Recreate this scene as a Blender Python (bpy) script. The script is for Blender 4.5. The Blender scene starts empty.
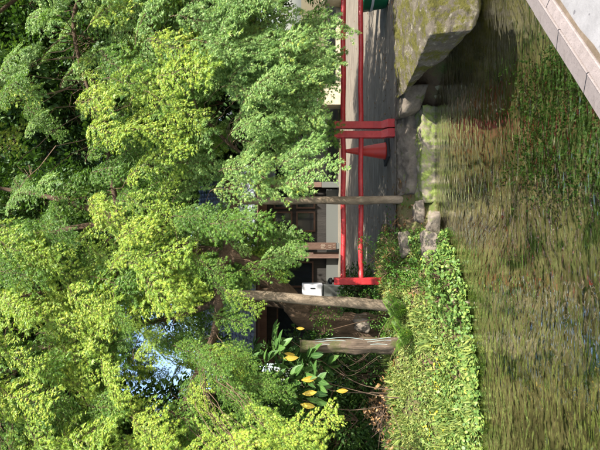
import bpy, bmesh, math, random
from mathutils import Vector, Matrix, noise, Quaternion

R = math.radians
rnd = random.Random(11)
sc = bpy.context.scene
COL = sc.collection

# ------------------------------------------------------------------ camera, sky, sun, exposure
# The photograph was taken with the phone turned on its side and stored unrotated:
# world "up" points to the LEFT of the picture, so the camera is rolled by 90 degrees.
CAM_Z = 1.35
FOC = 462.0                       # focal length in px of the 450x600 upright picture
camd = bpy.data.cameras.new('camera')
cam = bpy.data.objects.new('camera', camd)
COL.objects.link(cam)
cam.matrix_world = Matrix(((0, 1, 0, 0), (0, 0, -1, 0), (-1, 0, 0, CAM_Z), (0, 0, 0, 1)))
camd.sensor_fit = 'HORIZONTAL'
camd.sensor_width = 36.0
camd.lens = 36.0 * FOC / 600.0
camd.clip_start = 0.05
camd.clip_end = 2000
sc.camera = cam

SUN_EL, SUN_AZ = 46.0, 42.0       # azimuth: degrees to the right of straight behind the camera
ld = bpy.data.lights.new('sun', 'SUN')
ld.energy = 5.0
ld.angle = R(0.5)
ld.color = (1.0, 0.95, 0.86)
sun = bpy.data.objects.new('sun', ld)
COL.objects.link(sun)
sdir = Vector((math.sin(R(SUN_AZ)) * math.cos(R(SUN_EL)), -math.cos(R(SUN_AZ)) * math.cos(R(SUN_EL)), math.sin(R(SUN_EL))))
sun.rotation_euler = sdir.to_track_quat('Z', 'Y').to_euler()
sun.location = sdir * 60

world = bpy.data.worlds.new('World')
sc.world = world
world.use_nodes = True
wn = world.node_tree
bg = wn.nodes['Background']
sky = wn.nodes.new('ShaderNodeTexSky')
sky.sky_type = 'NISHITA'
sky.sun_disc = False
sky.sun_elevation = R(SUN_EL)
sky.sun_rotation = math.atan2(sdir.x, sdir.y)
sky.air_density = 1.0
sky.dust_density = 2.0
wn.links.new(sky.outputs[0], bg.inputs[0])
bg.inputs[1].default_value = 0.12

sc.view_settings.view_transform = 'Standard'
sc.view_settings.look = 'None'
sc.view_settings.exposure = 1.5
sc.view_settings.gamma = 1.0
sc.cycles.max_bounces = 8
sc.cycles.transparent_max_bounces = 12
sc.cycles.use_denoising = True


def U(X, Y, d):
    """point seen at (X, Y) of the upright 450x600 picture at depth d metres"""
    return Vector(((X - 225.0) / FOC * d, d, CAM_Z - (Y - 300.0) / FOC * d))


def smooth(a, b, x):
    t = max(0.0, min(1.0, (x - a) / (b - a)))
    return t * t * (3 - 2 * t)


# ------------------------------------------------------------------ objects
def link_mesh(name, me, parent=None, mats=()):
    for m in mats:
        me.materials.append(m)
    o = bpy.data.objects.new(name, me)
    COL.objects.link(o)
    if parent is not None:
        o.parent = parent
    return o


def obj(name, bm, mats, parent=None, smooth_=False, loc=None):
    me = bpy.data.meshes.new(name)
    bm.to_mesh(me)
    bm.free()
    if smooth_:
        me.polygons.foreach_set('use_smooth', [True] * len(me.polygons))
    if not isinstance(mats, (list, tuple)):
        mats = [mats]
    o = link_mesh(name, me, parent, mats)
    if loc is not None:
        o.location = loc
    return o


def tag(o, label=None, cat=None, group=None, kind=None):
    if label: o['label'] = label
    if cat: o['category'] = cat
    if group: o['group'] = group
    if kind: o['kind'] = kind
    return o


def empty(name, loc=(0, 0, 0), rotz=0.0):
    o = bpy.data.objects.new(name, None)
    o.empty_display_size = 0.1
    o.location = loc
    o.rotation_euler = (0, 0, rotz)
    COL.objects.link(o)
    return o


# ------------------------------------------------------------------ shapes
def box(bm, c, s, rot=None, bevel=0.0, mi=0):
    m = Matrix.Translation(Vector(c)) @ (rot.to_4x4() if rot else Matrix.Identity(4)) @ Matrix.Diagonal((s[0], s[1], s[2], 1))
    r = bmesh.ops.create_cube(bm, size=1.0, matrix=m)
    if bevel > 0:
        es = {e for v in r['verts'] for e in v.link_edges}
        rr = bmesh.ops.bevel(bm, geom=list(es), offset=bevel, segments=2, affect='EDGES', profile=0.5)
        fs = rr['faces']
    else:
        fs = {f for v in r['verts'] for f in v.link_faces}
    for f in fs:
        f.material_index = mi
    return r


def tube(bm, pts, rads, seg=8, cap=True, mi=0, wob=0.0, seed=0.0, flat=False):
    pts = [Vector(p) for p in pts]
    if not hasattr(rads, '__len__'):
        rads = [rads] * len(pts)
    rings = []
    ref = Vector((0.31, 0.17, 0.93)).normalized()
    for i, p in enumerate(pts):
        a = pts[max(0, i - 1)]
        b = pts[min(len(pts) - 1, i + 1)]
        t = (b - a).normalized()
        if abs(t.dot(ref)) > 0.97:
            ref = Vector((1, 0, 0))
        u = t.cross(ref).normalized()
        v = t.cross(u).normalized()
        ring = []
        for k in range(seg):
            an = 2 * math.pi * k / seg
            rr = rads[i]
            if wob:
                rr *= 1 + wob * noise.noise(Vector((math.cos(an) * 1.3 + seed, math.sin(an) * 1.3, i * 0.45 + seed)))
            ring.append(bm.verts.new(p + u * math.cos(an) * rr + v * math.sin(an) * rr))
        rings.append(ring)
    for a, b in zip(rings[:-1], rings[1:]):
        for k in range(seg):
            f = bm.faces.new((a[k], a[(k + 1) % seg], b[(k + 1) % seg], b[k]))
            f.smooth = not flat
            f.material_index = mi
    if cap:
        for ring, rev in ((rings[0], False), (rings[-1], True)):
            f = bm.faces.new(list(reversed(ring)) if rev else ring)
            f.material_index = mi
    return rings


def lathe(bm, prof, c=(0, 0, 0), seg=24, mi=0):
    c = Vector(c)
    rings = []
    for r, z in prof:
        rings.append([bm.verts.new(c + Vector((math.cos(2 * math.pi * k / seg) * r, math.sin(2 * math.pi * k / seg) * r, z))) for k in range(seg)])
    for a, b in zip(rings[:-1], rings[1:]):
        for k in range(seg):
            f = bm.faces.new((a[k], a[(k + 1) % seg], b[(k + 1) % seg], b[k]))
            f.smooth = True
            f.material_index = mi
    f = bm.faces.new(list(reversed(rings[0]))); f.material_index = mi
    f = bm.faces.new(rings[-1]); f.material_index = mi


def bez(pts, n=10):
    """Catmull-Rom through the points"""
    P = [Vector(p) for p in pts]
    P = [P[0] * 2 - P[1]] + P + [P[-1] * 2 - P[-2]]
    out = []
    for i in range(1, len(P) - 2):
        for k in range(n):
            t = k / n
            a, b, c, d = P[i - 1], P[i], P[i + 1], P[i + 2]
            out.append(0.5 * ((2 * b) + (c - a) * t + (2 * a - 5 * b + 4 * c - d) * t * t + (3 * b - a - 3 * c + d) * t ** 3))
    out.append(P[-2])
    return out


def lerp_list(a, b, n):
    return [a + (b - a) * i / (n - 1) for i in range(n)]


def rock_bm(points, cuts=4, amp=0.03, freq=4.0, seed=0.0, detail=0.3, sm=0.05):
    bm = bmesh.new()
    for p in points:
        bm.verts.new(p)
    bmesh.ops.convex_hull(bm, input=bm.verts)
    loose = [v for v in bm.verts if not v.link_faces]
    bmesh.ops.delete(bm, geom=loose, context='VERTS')
    bmesh.ops.triangulate(bm, faces=bm.faces)
    for _ in range(cuts):
        lens = sorted(e.calc_length() for e in bm.edges)
        lim = lens[len(lens) // 3]
        es = [e for e in bm.edges if e.calc_length() > lim]
        bmesh.ops.subdivide_edges(bm, edges=es, cuts=1, use_grid_fill=True)
        bmesh.ops.triangulate(bm, faces=bm.faces)
        bmesh.ops.smooth_vert(bm, verts=bm.verts, factor=sm, use_axis_x=True, use_axis_y=True, use_axis_z=True)
    bm.normal_update()
    mv = []
    for v in bm.verts:
        q = v.co * freq + Vector((seed, seed * 1.7, -seed))
        d = noise.noise(q) + detail * noise.noise(q * 3.1) + 0.5 * detail * noise.noise(q * 7.3)
        mv.append(v.normal * d * amp)
    for v, m in zip(bm.verts, mv):
        v.co += m
    bm.normal_update()
    return bm


# ------------------------------------------------------------------ materials
class NT:
    def __init__(self, name):
        self.m = bpy.data.materials.new(name)
        self.m.use_nodes = True
        self.t = self.m.node_tree
        self.t.nodes.clear()
        self.out = self.n('ShaderNodeOutputMaterial')

    def n(self, typ, **kw):
        nd = self.t.nodes.new(typ)
        for k, v in kw.items():
            setattr(nd, k, v)
        return nd

    def l(self, a, b):
        self.t.links.new(a, b)

    def ramp(self, fac, stops):
        r = self.n('ShaderNodeValToRGB')
        e = r.color_ramp.elements
        while len(e) > 1:
            e.remove(e[-1])
        e[0].position = stops[0][0]
        e[0].color = tuple(stops[0][1]) + (1,)
        for p, c in stops[1:]:
            k = e.new(p)
            k.color = tuple(c) + (1,)
        self.l(fac, r.inputs[0])
        return r.outputs[0]

    def noise(self, scale, detail=4, rough=0.6, coord='Object', stretch=None, dist=0.0):
        tc = self.n('ShaderNodeTexCoord')
        src = tc.outputs[coord]
        if coord == 'World':
            src = None
        if stretch:
            mp = self.n('ShaderNodeMapping')
            mp.inputs['Scale'].default_value = stretch
            self.l(src, mp.inputs[0])
            src = mp.outputs[0]
        nz = self.n('ShaderNodeTexNoise')
        nz.inputs['Scale'].default_value = scale
        nz.inputs['Detail'].default_value = detail
        nz.inputs['Roughness'].default_value = rough
        nz.inputs['Distortion'].default_value = dist
        self.l(src, nz.inputs['Vector'])
        return nz.outputs[0]

    def mix(self, fac, a, b, blend='MIX'):
        m = self.n('ShaderNodeMix', data_type='RGBA', blend_type=blend)
        for s, v in ((m.inputs[0], fac), (m.inputs[6], a), (m.inputs[7], b)):
            if hasattr(v, 'is_output'):
                self.l(v, s)
            elif isinstance(v, (tuple, list)):
                s.default_value = tuple(v) + (1,) if len(v) == 3 else v
            else:
                s.default_value = v
        return m.outputs[2]

    def math(self, op, a, b=0.5, clamp=False):
        m = self.n('ShaderNodeMath', operation=op, use_clamp=clamp)
        for s, v in ((m.inputs[0], a), (m.inputs[1], b)):
            if hasattr(v, 'is_output'):
                self.l(v, s)
            else:
                s.default_value = v
        return m.outputs[0]

    def bump(self, h, strength=0.5, dist=0.02):
        b = self.n('ShaderNodeBump')
        b.inputs['Strength'].default_value = strength
        b.inputs['Distance'].default_value = dist
        self.l(h, b.inputs['Height'])
        return b.outputs[0]

    def surf(self, color, rough=0.7, spec=0.4, normal=None, metal=0.0):
        p = self.n('ShaderNodeBsdfPrincipled')
        for s, v in ((p.inputs['Base Color'], color), (p.inputs['Roughness'], rough)):
            if hasattr(v, 'is_output'):
                self.l(v, s)
            elif isinstance(v, (tuple, list)):
                s.default_value = tuple(v) + (1,)
            else:
                s.default_value = v
        p.inputs['Specular IOR Level'].default_value = spec
        p.inputs['Metallic'].default_value = metal
        if normal is not None:
            self.l(normal, p.inputs['Normal'])
        self.l(p.outputs[0], self.out.inputs[0])
        return p


def leaf_mat(name, stops, trans=0.42, tcol=(1.25, 1.3, 0.6), rough=0.42, spec=0.35, hue_by_object=0.12):
    N = NT(name)
    g = N.n('ShaderNodeNewGeometry')
    oi = N.n('ShaderNodeObjectInfo')
    f = N.math('ADD', N.math('MULTIPLY', g.outputs['Random Per Island'], 1 - hue_by_object * 2), N.math('MULTIPLY', oi.outputs['Random'], hue_by_object * 2))
    col = N.ramp(f, stops)
    fine = N.noise(60, 2, 0.5)
    col = N.mix(N.math('MULTIPLY', fine, 0.2), col, (0.05, 0.09, 0.015))
    p = N.n('ShaderNodeBsdfPrincipled')
    N.l(col, p.inputs['Base Color'])
    p.inputs['Roughness'].default_value = rough
    p.inputs['Specular IOR Level'].default_value = spec
    t = N.n('ShaderNodeBsdfTranslucent')
    tc = N.mix(1.0, col, tcol, 'MULTIPLY')
    N.l(tc, t.inputs[0])
    mx = N.n('ShaderNodeMixShader')
    mx.inputs[0].default_value = trans
    N.l(p.outputs[0], mx.inputs[1])
    N.l(t.outputs[0], mx.inputs[2])
    N.l(mx.outputs[0], N.out.inputs[0])
    return N.m


def bark_mat(name, c1, c2, scale=8, stretch=(1, 1, 0.25), moss=None):
    N = NT(name)
    a = N.noise(scale, 6, 0.7, stretch=stretch)
    col = N.ramp(a, [(0.3, c1), (0.7, c2)])
    if moss:
        b = N.noise(3.0, 4, 0.6)
        col = N.mix(N.ramp(b, [(0.5, (0, 0, 0)), (0.62, (1, 1, 1))]), col, moss)
    h = N.noise(scale * 3, 6, 0.75, stretch=stretch)
    N.surf(col, 0.85, 0.25, N.bump(h, 1.0, 0.035))
    return N.m


def stone_mat(name, c1, c2, moss=None, moss_lo=0.5, moss_hi=0.6, spot=None, scale=5, bump=0.7, dist=0.02):
    N = NT(name)
    a = N.noise(scale, 8, 0.7)
    col = N.ramp(a, [(0.3, c1), (0.72, c2)])
    b = N.noise(scale * 9, 4, 0.6)
    col = N.mix(N.math('MULTIPLY', b, 0.35), col, (0.04, 0.036, 0.03))
    if spot:
        s = N.noise(scale * 4, 3, 0.5)
        col = N.mix(N.ramp(s, [(0.6, (0, 0, 0)), (0.66, (1, 1, 1))]), col, spot)
    if moss:
        mm = N.noise(scale * 1.3, 7, 0.72)
        mf = N.ramp(mm, [(moss_lo, (0, 0, 0)), (moss_hi, (1, 1, 1))])
        mc = N.ramp(N.noise(scale * 12, 3, 0.6), [(0.3, [x * 0.55 for x in moss]), (0.7, moss)])
        col = N.mix(mf, col, mc)
    h = N.noise(scale * 6, 8, 0.75)
    N.surf(col, 0.9, 0.25, N.bump(h, bump, dist))
    return N.m


M = {}
# maple foliage: yellow-green young leaves among plain green ones
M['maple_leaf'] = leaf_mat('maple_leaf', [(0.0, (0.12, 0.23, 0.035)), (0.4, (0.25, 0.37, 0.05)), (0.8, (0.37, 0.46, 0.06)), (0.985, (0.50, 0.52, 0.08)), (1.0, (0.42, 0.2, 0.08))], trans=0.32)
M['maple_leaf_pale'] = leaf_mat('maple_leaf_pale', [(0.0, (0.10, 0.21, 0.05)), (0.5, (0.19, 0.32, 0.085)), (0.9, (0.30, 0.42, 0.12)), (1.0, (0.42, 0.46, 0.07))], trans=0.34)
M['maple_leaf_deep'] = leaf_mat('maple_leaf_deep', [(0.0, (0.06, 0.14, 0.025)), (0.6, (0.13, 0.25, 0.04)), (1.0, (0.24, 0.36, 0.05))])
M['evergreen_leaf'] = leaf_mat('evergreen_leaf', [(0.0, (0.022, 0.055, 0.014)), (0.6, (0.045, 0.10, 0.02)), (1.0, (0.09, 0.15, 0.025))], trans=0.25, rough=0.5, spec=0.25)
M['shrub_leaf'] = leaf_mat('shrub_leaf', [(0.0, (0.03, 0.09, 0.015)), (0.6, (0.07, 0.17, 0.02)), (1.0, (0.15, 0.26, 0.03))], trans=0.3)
M['weed_leaf'] = leaf_mat('weed_leaf', [(0.0, (0.025, 0.08, 0.02)), (0.6, (0.06, 0.16, 0.035)), (0.93, (0.13, 0.27, 0.06)), (1.0, (0.4, 0.42, 0.25))], trans=0.3)
M['fern_leaf'] = leaf_mat('fern_leaf', [(0.0, (0.06, 0.15, 0.02)), (1.0, (0.17, 0.30, 0.03))], trans=0.35)
M['cover_leaf'] = leaf_mat('cover_leaf', [(0.0, (0.07, 0.125, 0.03)), (0.45, (0.17, 0.23, 0.055)), (0.8, (0.30, 0.335, 0.085)), (1.0, (0.40, 0.33, 0.15))], trans=0.3, rough=0.5)
M['cover_leaf_round'] = leaf_mat('cover_leaf_round', [(0.0, (0.05, 0.115, 0.025)), (0.6, (0.13, 0.22, 0.05)), (1.0, (0.28, 0.33, 0.075))], trans=0.25, rough=0.45)
M['yellow_petal'] = leaf_mat('yellow_petal', [(0.0, (0.50, 0.42, 0.03)), (1.0, (0.66, 0.56, 0.06))], trans=0.3)
def broad_mat(name, c1, c2, vein, blot, blot_amt):
    N = NT(name)
    oi = N.n('ShaderNodeObjectInfo')
    tc = N.n('ShaderNodeTexCoord')
    sp = N.n('ShaderNodeSeparateXYZ')
    N.l(tc.outputs['Object'], sp.inputs[0])
    ay = N.math('ABSOLUTE', sp.outputs[1])
    col = N.ramp(oi.outputs['Random'], [(0.0, c1), (1.0, c2)])
    wv = N.math('SINE', N.math('MULTIPLY', N.math('SUBTRACT', sp.outputs[0], N.math('MULTIPLY', ay, 0.7)), 55.0))
    side = N.math('MULTIPLY', N.math('GREATER_THAN', wv, 0.88), 0.22)
    rib = N.math('LESS_THAN', ay, 0.011)
    col = N.mix(N.math('MAXIMUM', rib, side), col, vein)
    col = N.mix(N.ramp(N.noise(6, 5, 0.7), [(0.52, (0, 0, 0)), (0.66, (blot_amt,) * 3)]), col, blot)
    p = N.n('ShaderNodeBsdfPrincipled')
    N.l(col, p.inputs['Base Color'])
    p.inputs['Roughness'].default_value = 0.5
    p.inputs['Specular IOR Level'].default_value = 0.3
    t = N.n('ShaderNodeBsdfTranslucent')
    N.l(col, t.inputs[0])
    mx = N.n('ShaderNodeMixShader')
    mx.inputs[0].default_value = 0.2
    N.l(p.outputs[0], mx.inputs[1])
    N.l(t.outputs[0], mx.inputs[2])
    N.l(mx.outputs[0], N.out.inputs[0])
    return N.m
M['broad_leaf'] = broad_mat('broad_leaf', (0.022, 0.068, 0.016), (0.075, 0.16, 0.028), (0.12, 0.19, 0.06), (0.03, 0.06, 0.015), 0.7)
M['broad_leaf_yellow'] = broad_mat('broad_leaf_yellow', (0.40, 0.25, 0.02), (0.52, 0.38, 0.05), (0.55, 0.45, 0.14), (0.22, 0.17, 0.02), 0.85)
M['dead_leaf'] = leaf_mat('dead_leaf', [(0.0, (0.10, 0.045, 0.02)), (0.6, (0.22, 0.11, 0.045)), (1.0, (0.34, 0.2, 0.09))], trans=0.15)
M['bark'] = bark_mat('bark', (0.03, 0.02, 0.012), (0.17, 0.11, 0.068), 14)
M['bark_dark'] = bark_mat('bark_dark', (0.035, 0.026, 0.018), (0.10, 0.07, 0.045), 9)
M['twig'] = bark_mat('twig', (0.08, 0.05, 0.03), (0.2, 0.13, 0.08), 12)
M['pole_wood'] = bark_mat('pole_wood', (0.10, 0.075, 0.05), (0.34, 0.265, 0.185), 9, (1, 1, 0.35))
M['log_wood'] = bark_mat('log_wood', (0.045, 0.032, 0.022), (0.27, 0.20, 0.145), 30, (1, 1, 0.14), moss=(0.10, 0.11, 0.035))
M['dry_twig'] = bark_mat('dry_twig', (0.06, 0.04, 0.026), (0.21, 0.145, 0.10), 14)
M['stone_mossy'] = stone_mat('stone_mossy', (0.10, 0.082, 0.058), (0.28, 0.24, 0.18), moss=(0.16, 0.15, 0.03), moss_lo=0.46, moss_hi=0.54, scale=4.5, spot=(0.30, 0.27, 0.20), bump=1.0, dist=0.06)
M['stone_grey'] = stone_mat('stone_grey', (0.09, 0.073, 0.055), (0.26, 0.215, 0.17), moss=(0.11, 0.14, 0.03), moss_lo=0.56, moss_hi=0.66, scale=6)
M['stone_tan'] = stone_mat('stone_tan', (0.17, 0.125, 0.075), (0.33, 0.25, 0.155), moss=(0.2, 0.24, 0.04), moss_lo=0.6, moss_hi=0.7, scale=6)
M['stone_ledge'] = stone_mat('stone_ledge', (0.13, 0.11, 0.08), (0.32, 0.27, 0.21), moss=(0.2, 0.25, 0.06), moss_lo=0.43, moss_hi=0.56, scale=7)
N = NT('granite')
oi = N.n('ShaderNodeObjectInfo')
col = N.ramp(N.noise(22, 8, 0.7), [(0.3, (0.17, 0.142, 0.133)), (0.72, (0.25, 0.21, 0.197))])
col = N.mix(N.math('MULTIPLY', oi.outputs['Random'], 0.35), col, (0.22, 0.19, 0.18))
col = N.mix(N.ramp(N.noise(5, 8, 0.75), [(0.5, (0, 0, 0)), (0.75, (0.55, 0.55, 0.55))]), col, (0.13, 0.105, 0.085))
col = N.mix(N.ramp(N.noise(90, 3, 0.6), [(0.58, (0, 0, 0)), (0.64, (0.6, 0.6, 0.6))]), col, (0.12, 0.1, 0.095))
N.surf(col, 0.85, 0.3, N.bump(N.noise(130, 5, 0.7), 0.35, 0.006))
M['granite'] = N.m
M['cream_stone'] = stone_mat('cream_stone', (0.42, 0.36, 0.24), (0.62, 0.55, 0.40), scale=4)
M['brick_cap'] = stone_mat('brick_cap', (0.2, 0.1, 0.06), (0.34, 0.2, 0.13), scale=6)

# ground
N = NT('ground_soil')
col = N.ramp(N.noise(2.2, 8, 0.7), [(0.25, (0.05, 0.034, 0.02)), (0.5, (0.12, 0.082, 0.05)), (0.75, (0.24, 0.175, 0.11))])
col = N.mix(N.ramp(N.noise(1.1, 6, 0.7), [(0.48, (0, 0, 0)), (0.6, (1, 1, 1))]), col, (0.075, 0.10, 0.025))
N.surf(col, 0.95, 0.15, N.bump(N.noise(26, 8, 0.75), 0.8, 0.03))
M['soil'] = N.m
# path: worn grey concrete / asphalt with dusty streaks
N = NT('path_surface')
col = N.ramp(N.noise(3.5, 8, 0.7, stretch=(0.5, 1.6, 1)), [(0.28, (0.10, 0.082, 0.06)), (0.55, (0.20, 0.17, 0.132)), (0.8, (0.35, 0.30, 0.235))])
col = N.mix(N.math('MULTIPLY', N.noise(70, 3, 0.6), 0.4), col, (0.07, 0.065, 0.06))
N.surf(col, 0.9, 0.2, N.bump(N.noise(60, 5, 0.7), 0.5, 0.01))
M['path'] = N.m
# pavement: pale concrete, damp along the kerb
N = NT('pavement_concrete')
col = N.ramp(N.noise(6, 8, 0.7), [(0.3, (0.15, 0.145, 0.145)), (0.7, (0.235, 0.228, 0.23))])
col = N.mix(N.ramp(N.noise(16, 2, 0.4), [(0.66, (0, 0, 0)), (0.70, (1, 1, 1))]), col, (0.10, 0.095, 0.10))
N.surf(col, 0.75, 0.3, N.bump(N.noise(90, 4, 0.7), 0.3, 0.005))
M['pavement'] = N.m
N = NT('damp_strip')
col = N.ramp(N.noise(14, 6, 0.7), [(0.3, (0.085, 0.062, 0.042)), (0.7, (0.17, 0.13, 0.095))])
N.surf(col, 0.4, 0.45, N.bump(N.noise(60, 4, 0.7), 0.3, 0.005))
M['damp'] = N.m
# pond bed: silt and algae, stretched pale streaks painted in place of caustics
N = NT('pond_silt')
col = N.ramp(N.noise(5, 8, 0.72, stretch=(0.6, 1.0, 1)), [(0.25, (0.045, 0.042, 0.026)), (0.5, (0.21, 0.19, 0.11)), (0.75, (0.46, 0.42, 0.27))])
col = N.mix(N.ramp(N.noise(2.3, 6, 0.7), [(0.5, (0, 0, 0)), (0.6, (1, 1, 1))]), col, (0.03, 0.05, 0.012))
N.surf(col, 0.9, 0.2, N.bump(N.noise(20, 8, 0.75), 0.8, 0.04))
M['silt'] = N.m
# water: clear over the bed, mirror-like skin broken by small ripples
N = NT('pond_water')
tc = N.n('ShaderNodeTexCoord')
def rip(scale, stretch, detail, dist=0.0):
    return N.noise(scale, detail, 0.55, stretch=stretch, dist=dist)
h = N.math('ADD', N.math('MULTIPLY', rip(6.5, (0.6, 1.5, 1), 1, 0.8), 0.9), N.math('MULTIPLY', rip(17, (0.55, 1.4, 1), 1, 0.5), 0.42))
b = N.bump(h, 1.0, 0.018)
gl = N.n('ShaderNodeBsdfGlossy')
gl.inputs['Roughness'].default_value = 0.01
gl.inputs['Color'].default_value = (0.95, 0.97, 0.93, 1)
N.l(b, gl.inputs['Normal'])
tr = N.n('ShaderNodeBsdfTransparent')
tr.inputs[0].default_value = (0.80, 0.80, 0.64, 1)
lw = N.n('ShaderNodeFresnel')
lw.inputs['IOR'].default_value = 1.33
N.l(b, lw.inputs['Normal'])
fac = N.math('ADD', N.math('MULTIPLY', lw.outputs[0], 1.0), 0.36, True)
mx = N.n('ShaderNodeMixShader')
N.l(fac, mx.inputs[0])
N.l(tr.outputs[0], mx.inputs[1])
N.l(gl.outputs[0], mx.inputs[2])
N.l(mx.outputs[0], N.out.inputs[0])
M['water'] = N.m


def paint(name, c, rough=0.35, wear=(0.2, 0.05, 0.04), amt=0.25, bump=0.15):
    N = NT(name)
    a = N.noise(9, 6, 0.7)
    col = N.mix(N.ramp(a, [(0.55, (0, 0, 0)), (0.72, (amt, amt, amt))]), c, wear)
    N.surf(col, rough, 0.5, N.bump(N.noise(40, 4, 0.6), bump, 0.004))
    return N.m


N = NT('red_paint')
col = N.ramp(N.noise(5, 6, 0.7), [(0.3, (0.24, 0.010, 0.014)), (0.55, (0.35, 0.017, 0.02)), (0.8, (0.43, 0.05, 0.045))])
col = N.mix(N.ramp(N.noise(34, 5, 0.7), [(0.62, (0, 0, 0)), (0.68, (0.8, 0.8, 0.8))]), col, (0.16, 0.045, 0.03))
col = N.mix(N.ramp(N.noise(11, 6, 0.75, stretch=(1, 1, 0.4)), [(0.58, (0, 0, 0)), (0.72, (0.45, 0.45, 0.45))]), col, (0.13, 0.06, 0.045))
N.surf(col, N.ramp(N.noise(15, 4, 0.6), [(0.3, (0.3, 0.3, 0.3)), (0.7, (0.6, 0.6, 0.6))]), 0.45, N.bump(N.noise(45, 5, 0.65), 0.5, 0.006))
M['red_paint'] = N.m
M['black_plastic'] = paint('black_plastic', (0.012, 0.012, 0.013), 0.4, (0.03, 0.03, 0.03))
M['cone_orange'] = paint('cone_orange', (0.46, 0.03, 0.018), 0.5, (0.24, 0.045, 0.03), 0.7)
M['rubber'] = paint('rubber', (0.022, 0.02, 0.02), 0.7, (0.06, 0.05, 0.045))
M['green_plastic'] = paint('green_plastic', (0.012, 0.16, 0.075), 0.35, (0.02, 0.10, 0.05))
M['white_paint'] = paint('white_paint', (0.5, 0.5, 0.52), 0.5, (0.28, 0.26, 0.23), 0.7)
M['wire'] = paint('wire', (0.35, 0.46, 0.44), 0.4, (0.2, 0.25, 0.25))
M['dark_wood'] = bark_mat('dark_wood', (0.06, 0.035, 0.025), (0.14, 0.085, 0.06), 5, (1, 1, 0.15))
M['brown_wood'] = bark_mat('brown_wood', (0.11, 0.065, 0.05), (0.2, 0.125, 0.095), 5, (1, 1, 0.15))
M['black_wood'] = bark_mat('black_wood', (0.02, 0.018, 0.016), (0.045, 0.04, 0.035), 5, (1, 1, 0.15))
M['grey_panel'] = paint('grey_panel', (0.10, 0.105, 0.095), 0.6, (0.1, 0.1, 0.09))
M['plaster'] = stone_mat('plaster', (0.38, 0.35, 0.3), (0.52, 0.48, 0.42), scale=2)
M['tan_letter'] = paint('tan_letter', (0.2, 0.15, 0.11), 0.6, (0.4, 0.3, 0.2))
M['tile'] = stone_mat('tile', (0.20, 0.22, 0.25), (0.33, 0.36, 0.41), scale=3)
N = NT('window_glass')
N.surf((0.012, 0.016, 0.02), 0.06, 0.6)
M['glass'] = N.m

# ------------------------------------------------------------------ the lie of the land
WATER_Z = -0.40
SHORE = [(-30, 4.0), (-6, 4.25), (-2.16, 4.44), (-1.25, 4.62), (-0.59, 4.99), (-0.2, 5.42), (0.06, 5.77), (0.3, 5.96), (1.6, 5.98), (1.9, 5.6), (2.6, 4.75), (3.4, 4.7), (5, 4.9), (40, 5.0)]


def shore(x):
    for (x0, y0), (x1, y1) in zip(SHORE[:-1], SHORE[1:]):
        if x <= x1:
            return y0 + (y1 - y0) * max(0, (x - x0) / (x1 - x0))
    return SHORE[-1][1]


KDIR = Vector((0.787, 0.618, 0)).normalized()          # along the kerb
KNRM = Vector((-KDIR.y, KDIR.x, 0))                     # towards the water
K0 = Vector((0.489, 2.131, 0.0))                         # a point on the kerb's water edge


def kerb_dist(x, y):
    """positive on the water side"""
    return (Vector((x, y, 0)) - K0).dot(KNRM)


def bank(x, y):
    s = y - shore(x)
    wl = smooth(0.15, -0.7, x)
    left = -0.43 + 0.60 * smooth(0.0, 1.5, s) - 0.16 * smooth(1.9, 2.9, s)
    right = -0.43 + 0.43 * smooth(-0.05, 0.55, s)
    h = wl * left + (1 - wl) * right
    if s > 0:
        n1 = noise.noise(Vector((x * 2.2, y * 2.2, 3))) * 0.05 + noise.noise(Vector((x * 6, y * 6, 9))) * 0.02
        h += n1 * smooth(0, 0.3, s) * (0.35 + 0.65 * wl) * (1 - smooth(2.0, 3.2, s)) * smooth(6.6, 6.0, y * (1 - wl))
    return h


def height(x, y):
    kd = kerb_dist(x, y)
    s = y - shore(x)
    under = -0.92 + 0.55 * noise.noise(Vector((x * 1.2, y * 1.2, 0))) * 0.25
    if s >= 0 and kd > -0.2:
        h = bank(x, y)
        if h > -0.01 and y > 7.6:
            h = -0.012
        return h
    if kd > -0.25:
        return -0.43 + (under + 0.43) * smooth(0, 0.9, -s)
    t = smooth(0.35, 1.2, -kd)
    return under * (1 - t) + (-0.08) * t


xs, ys = [], []
v = -4.0
while v < 5.0: xs.append(v); v += 0.09
for e in (5.3, 5.8, 6.6, 8, 10, 14, 20, 35, 70, 150, 400): xs.append(e)
xs = [-400, -150, -70, -35, -20, -14, -10, -8, -6.6, -5.6, -4.8, -4.3] + xs
v = -0.6
while v < 8.2: ys.append(v); v += 0.09
for e in (8.6, 9.2, 10, 12, 15, 20, 30, 50, 90, 180, 500): ys.append(e)
ys = [-300, -100, -40, -18, -8, -4, -2, -1.2] + ys
bm = bmesh.new()
grid = [[bm.verts.new((x, y, height(x, y))) for x in xs] for y in ys]
for j in range(len(ys) - 1):
    for i in range(len(xs) - 1):
        f = bm.faces.new((grid[j][i], grid[j][i + 1], grid[j + 1][i + 1], grid[j + 1][i]))
        cx, cy = (xs[i] + xs[i + 1]) / 2, (ys[j] + ys[j + 1]) / 2
        f.smooth = True
        f.material_index = 1 if (cy < shore(cx) + 0.02 and kerb_dist(cx, cy) > -0.4) else 0
tag(obj('ground', bm, [M['soil'], M['silt']]), kind='structure')

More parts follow.
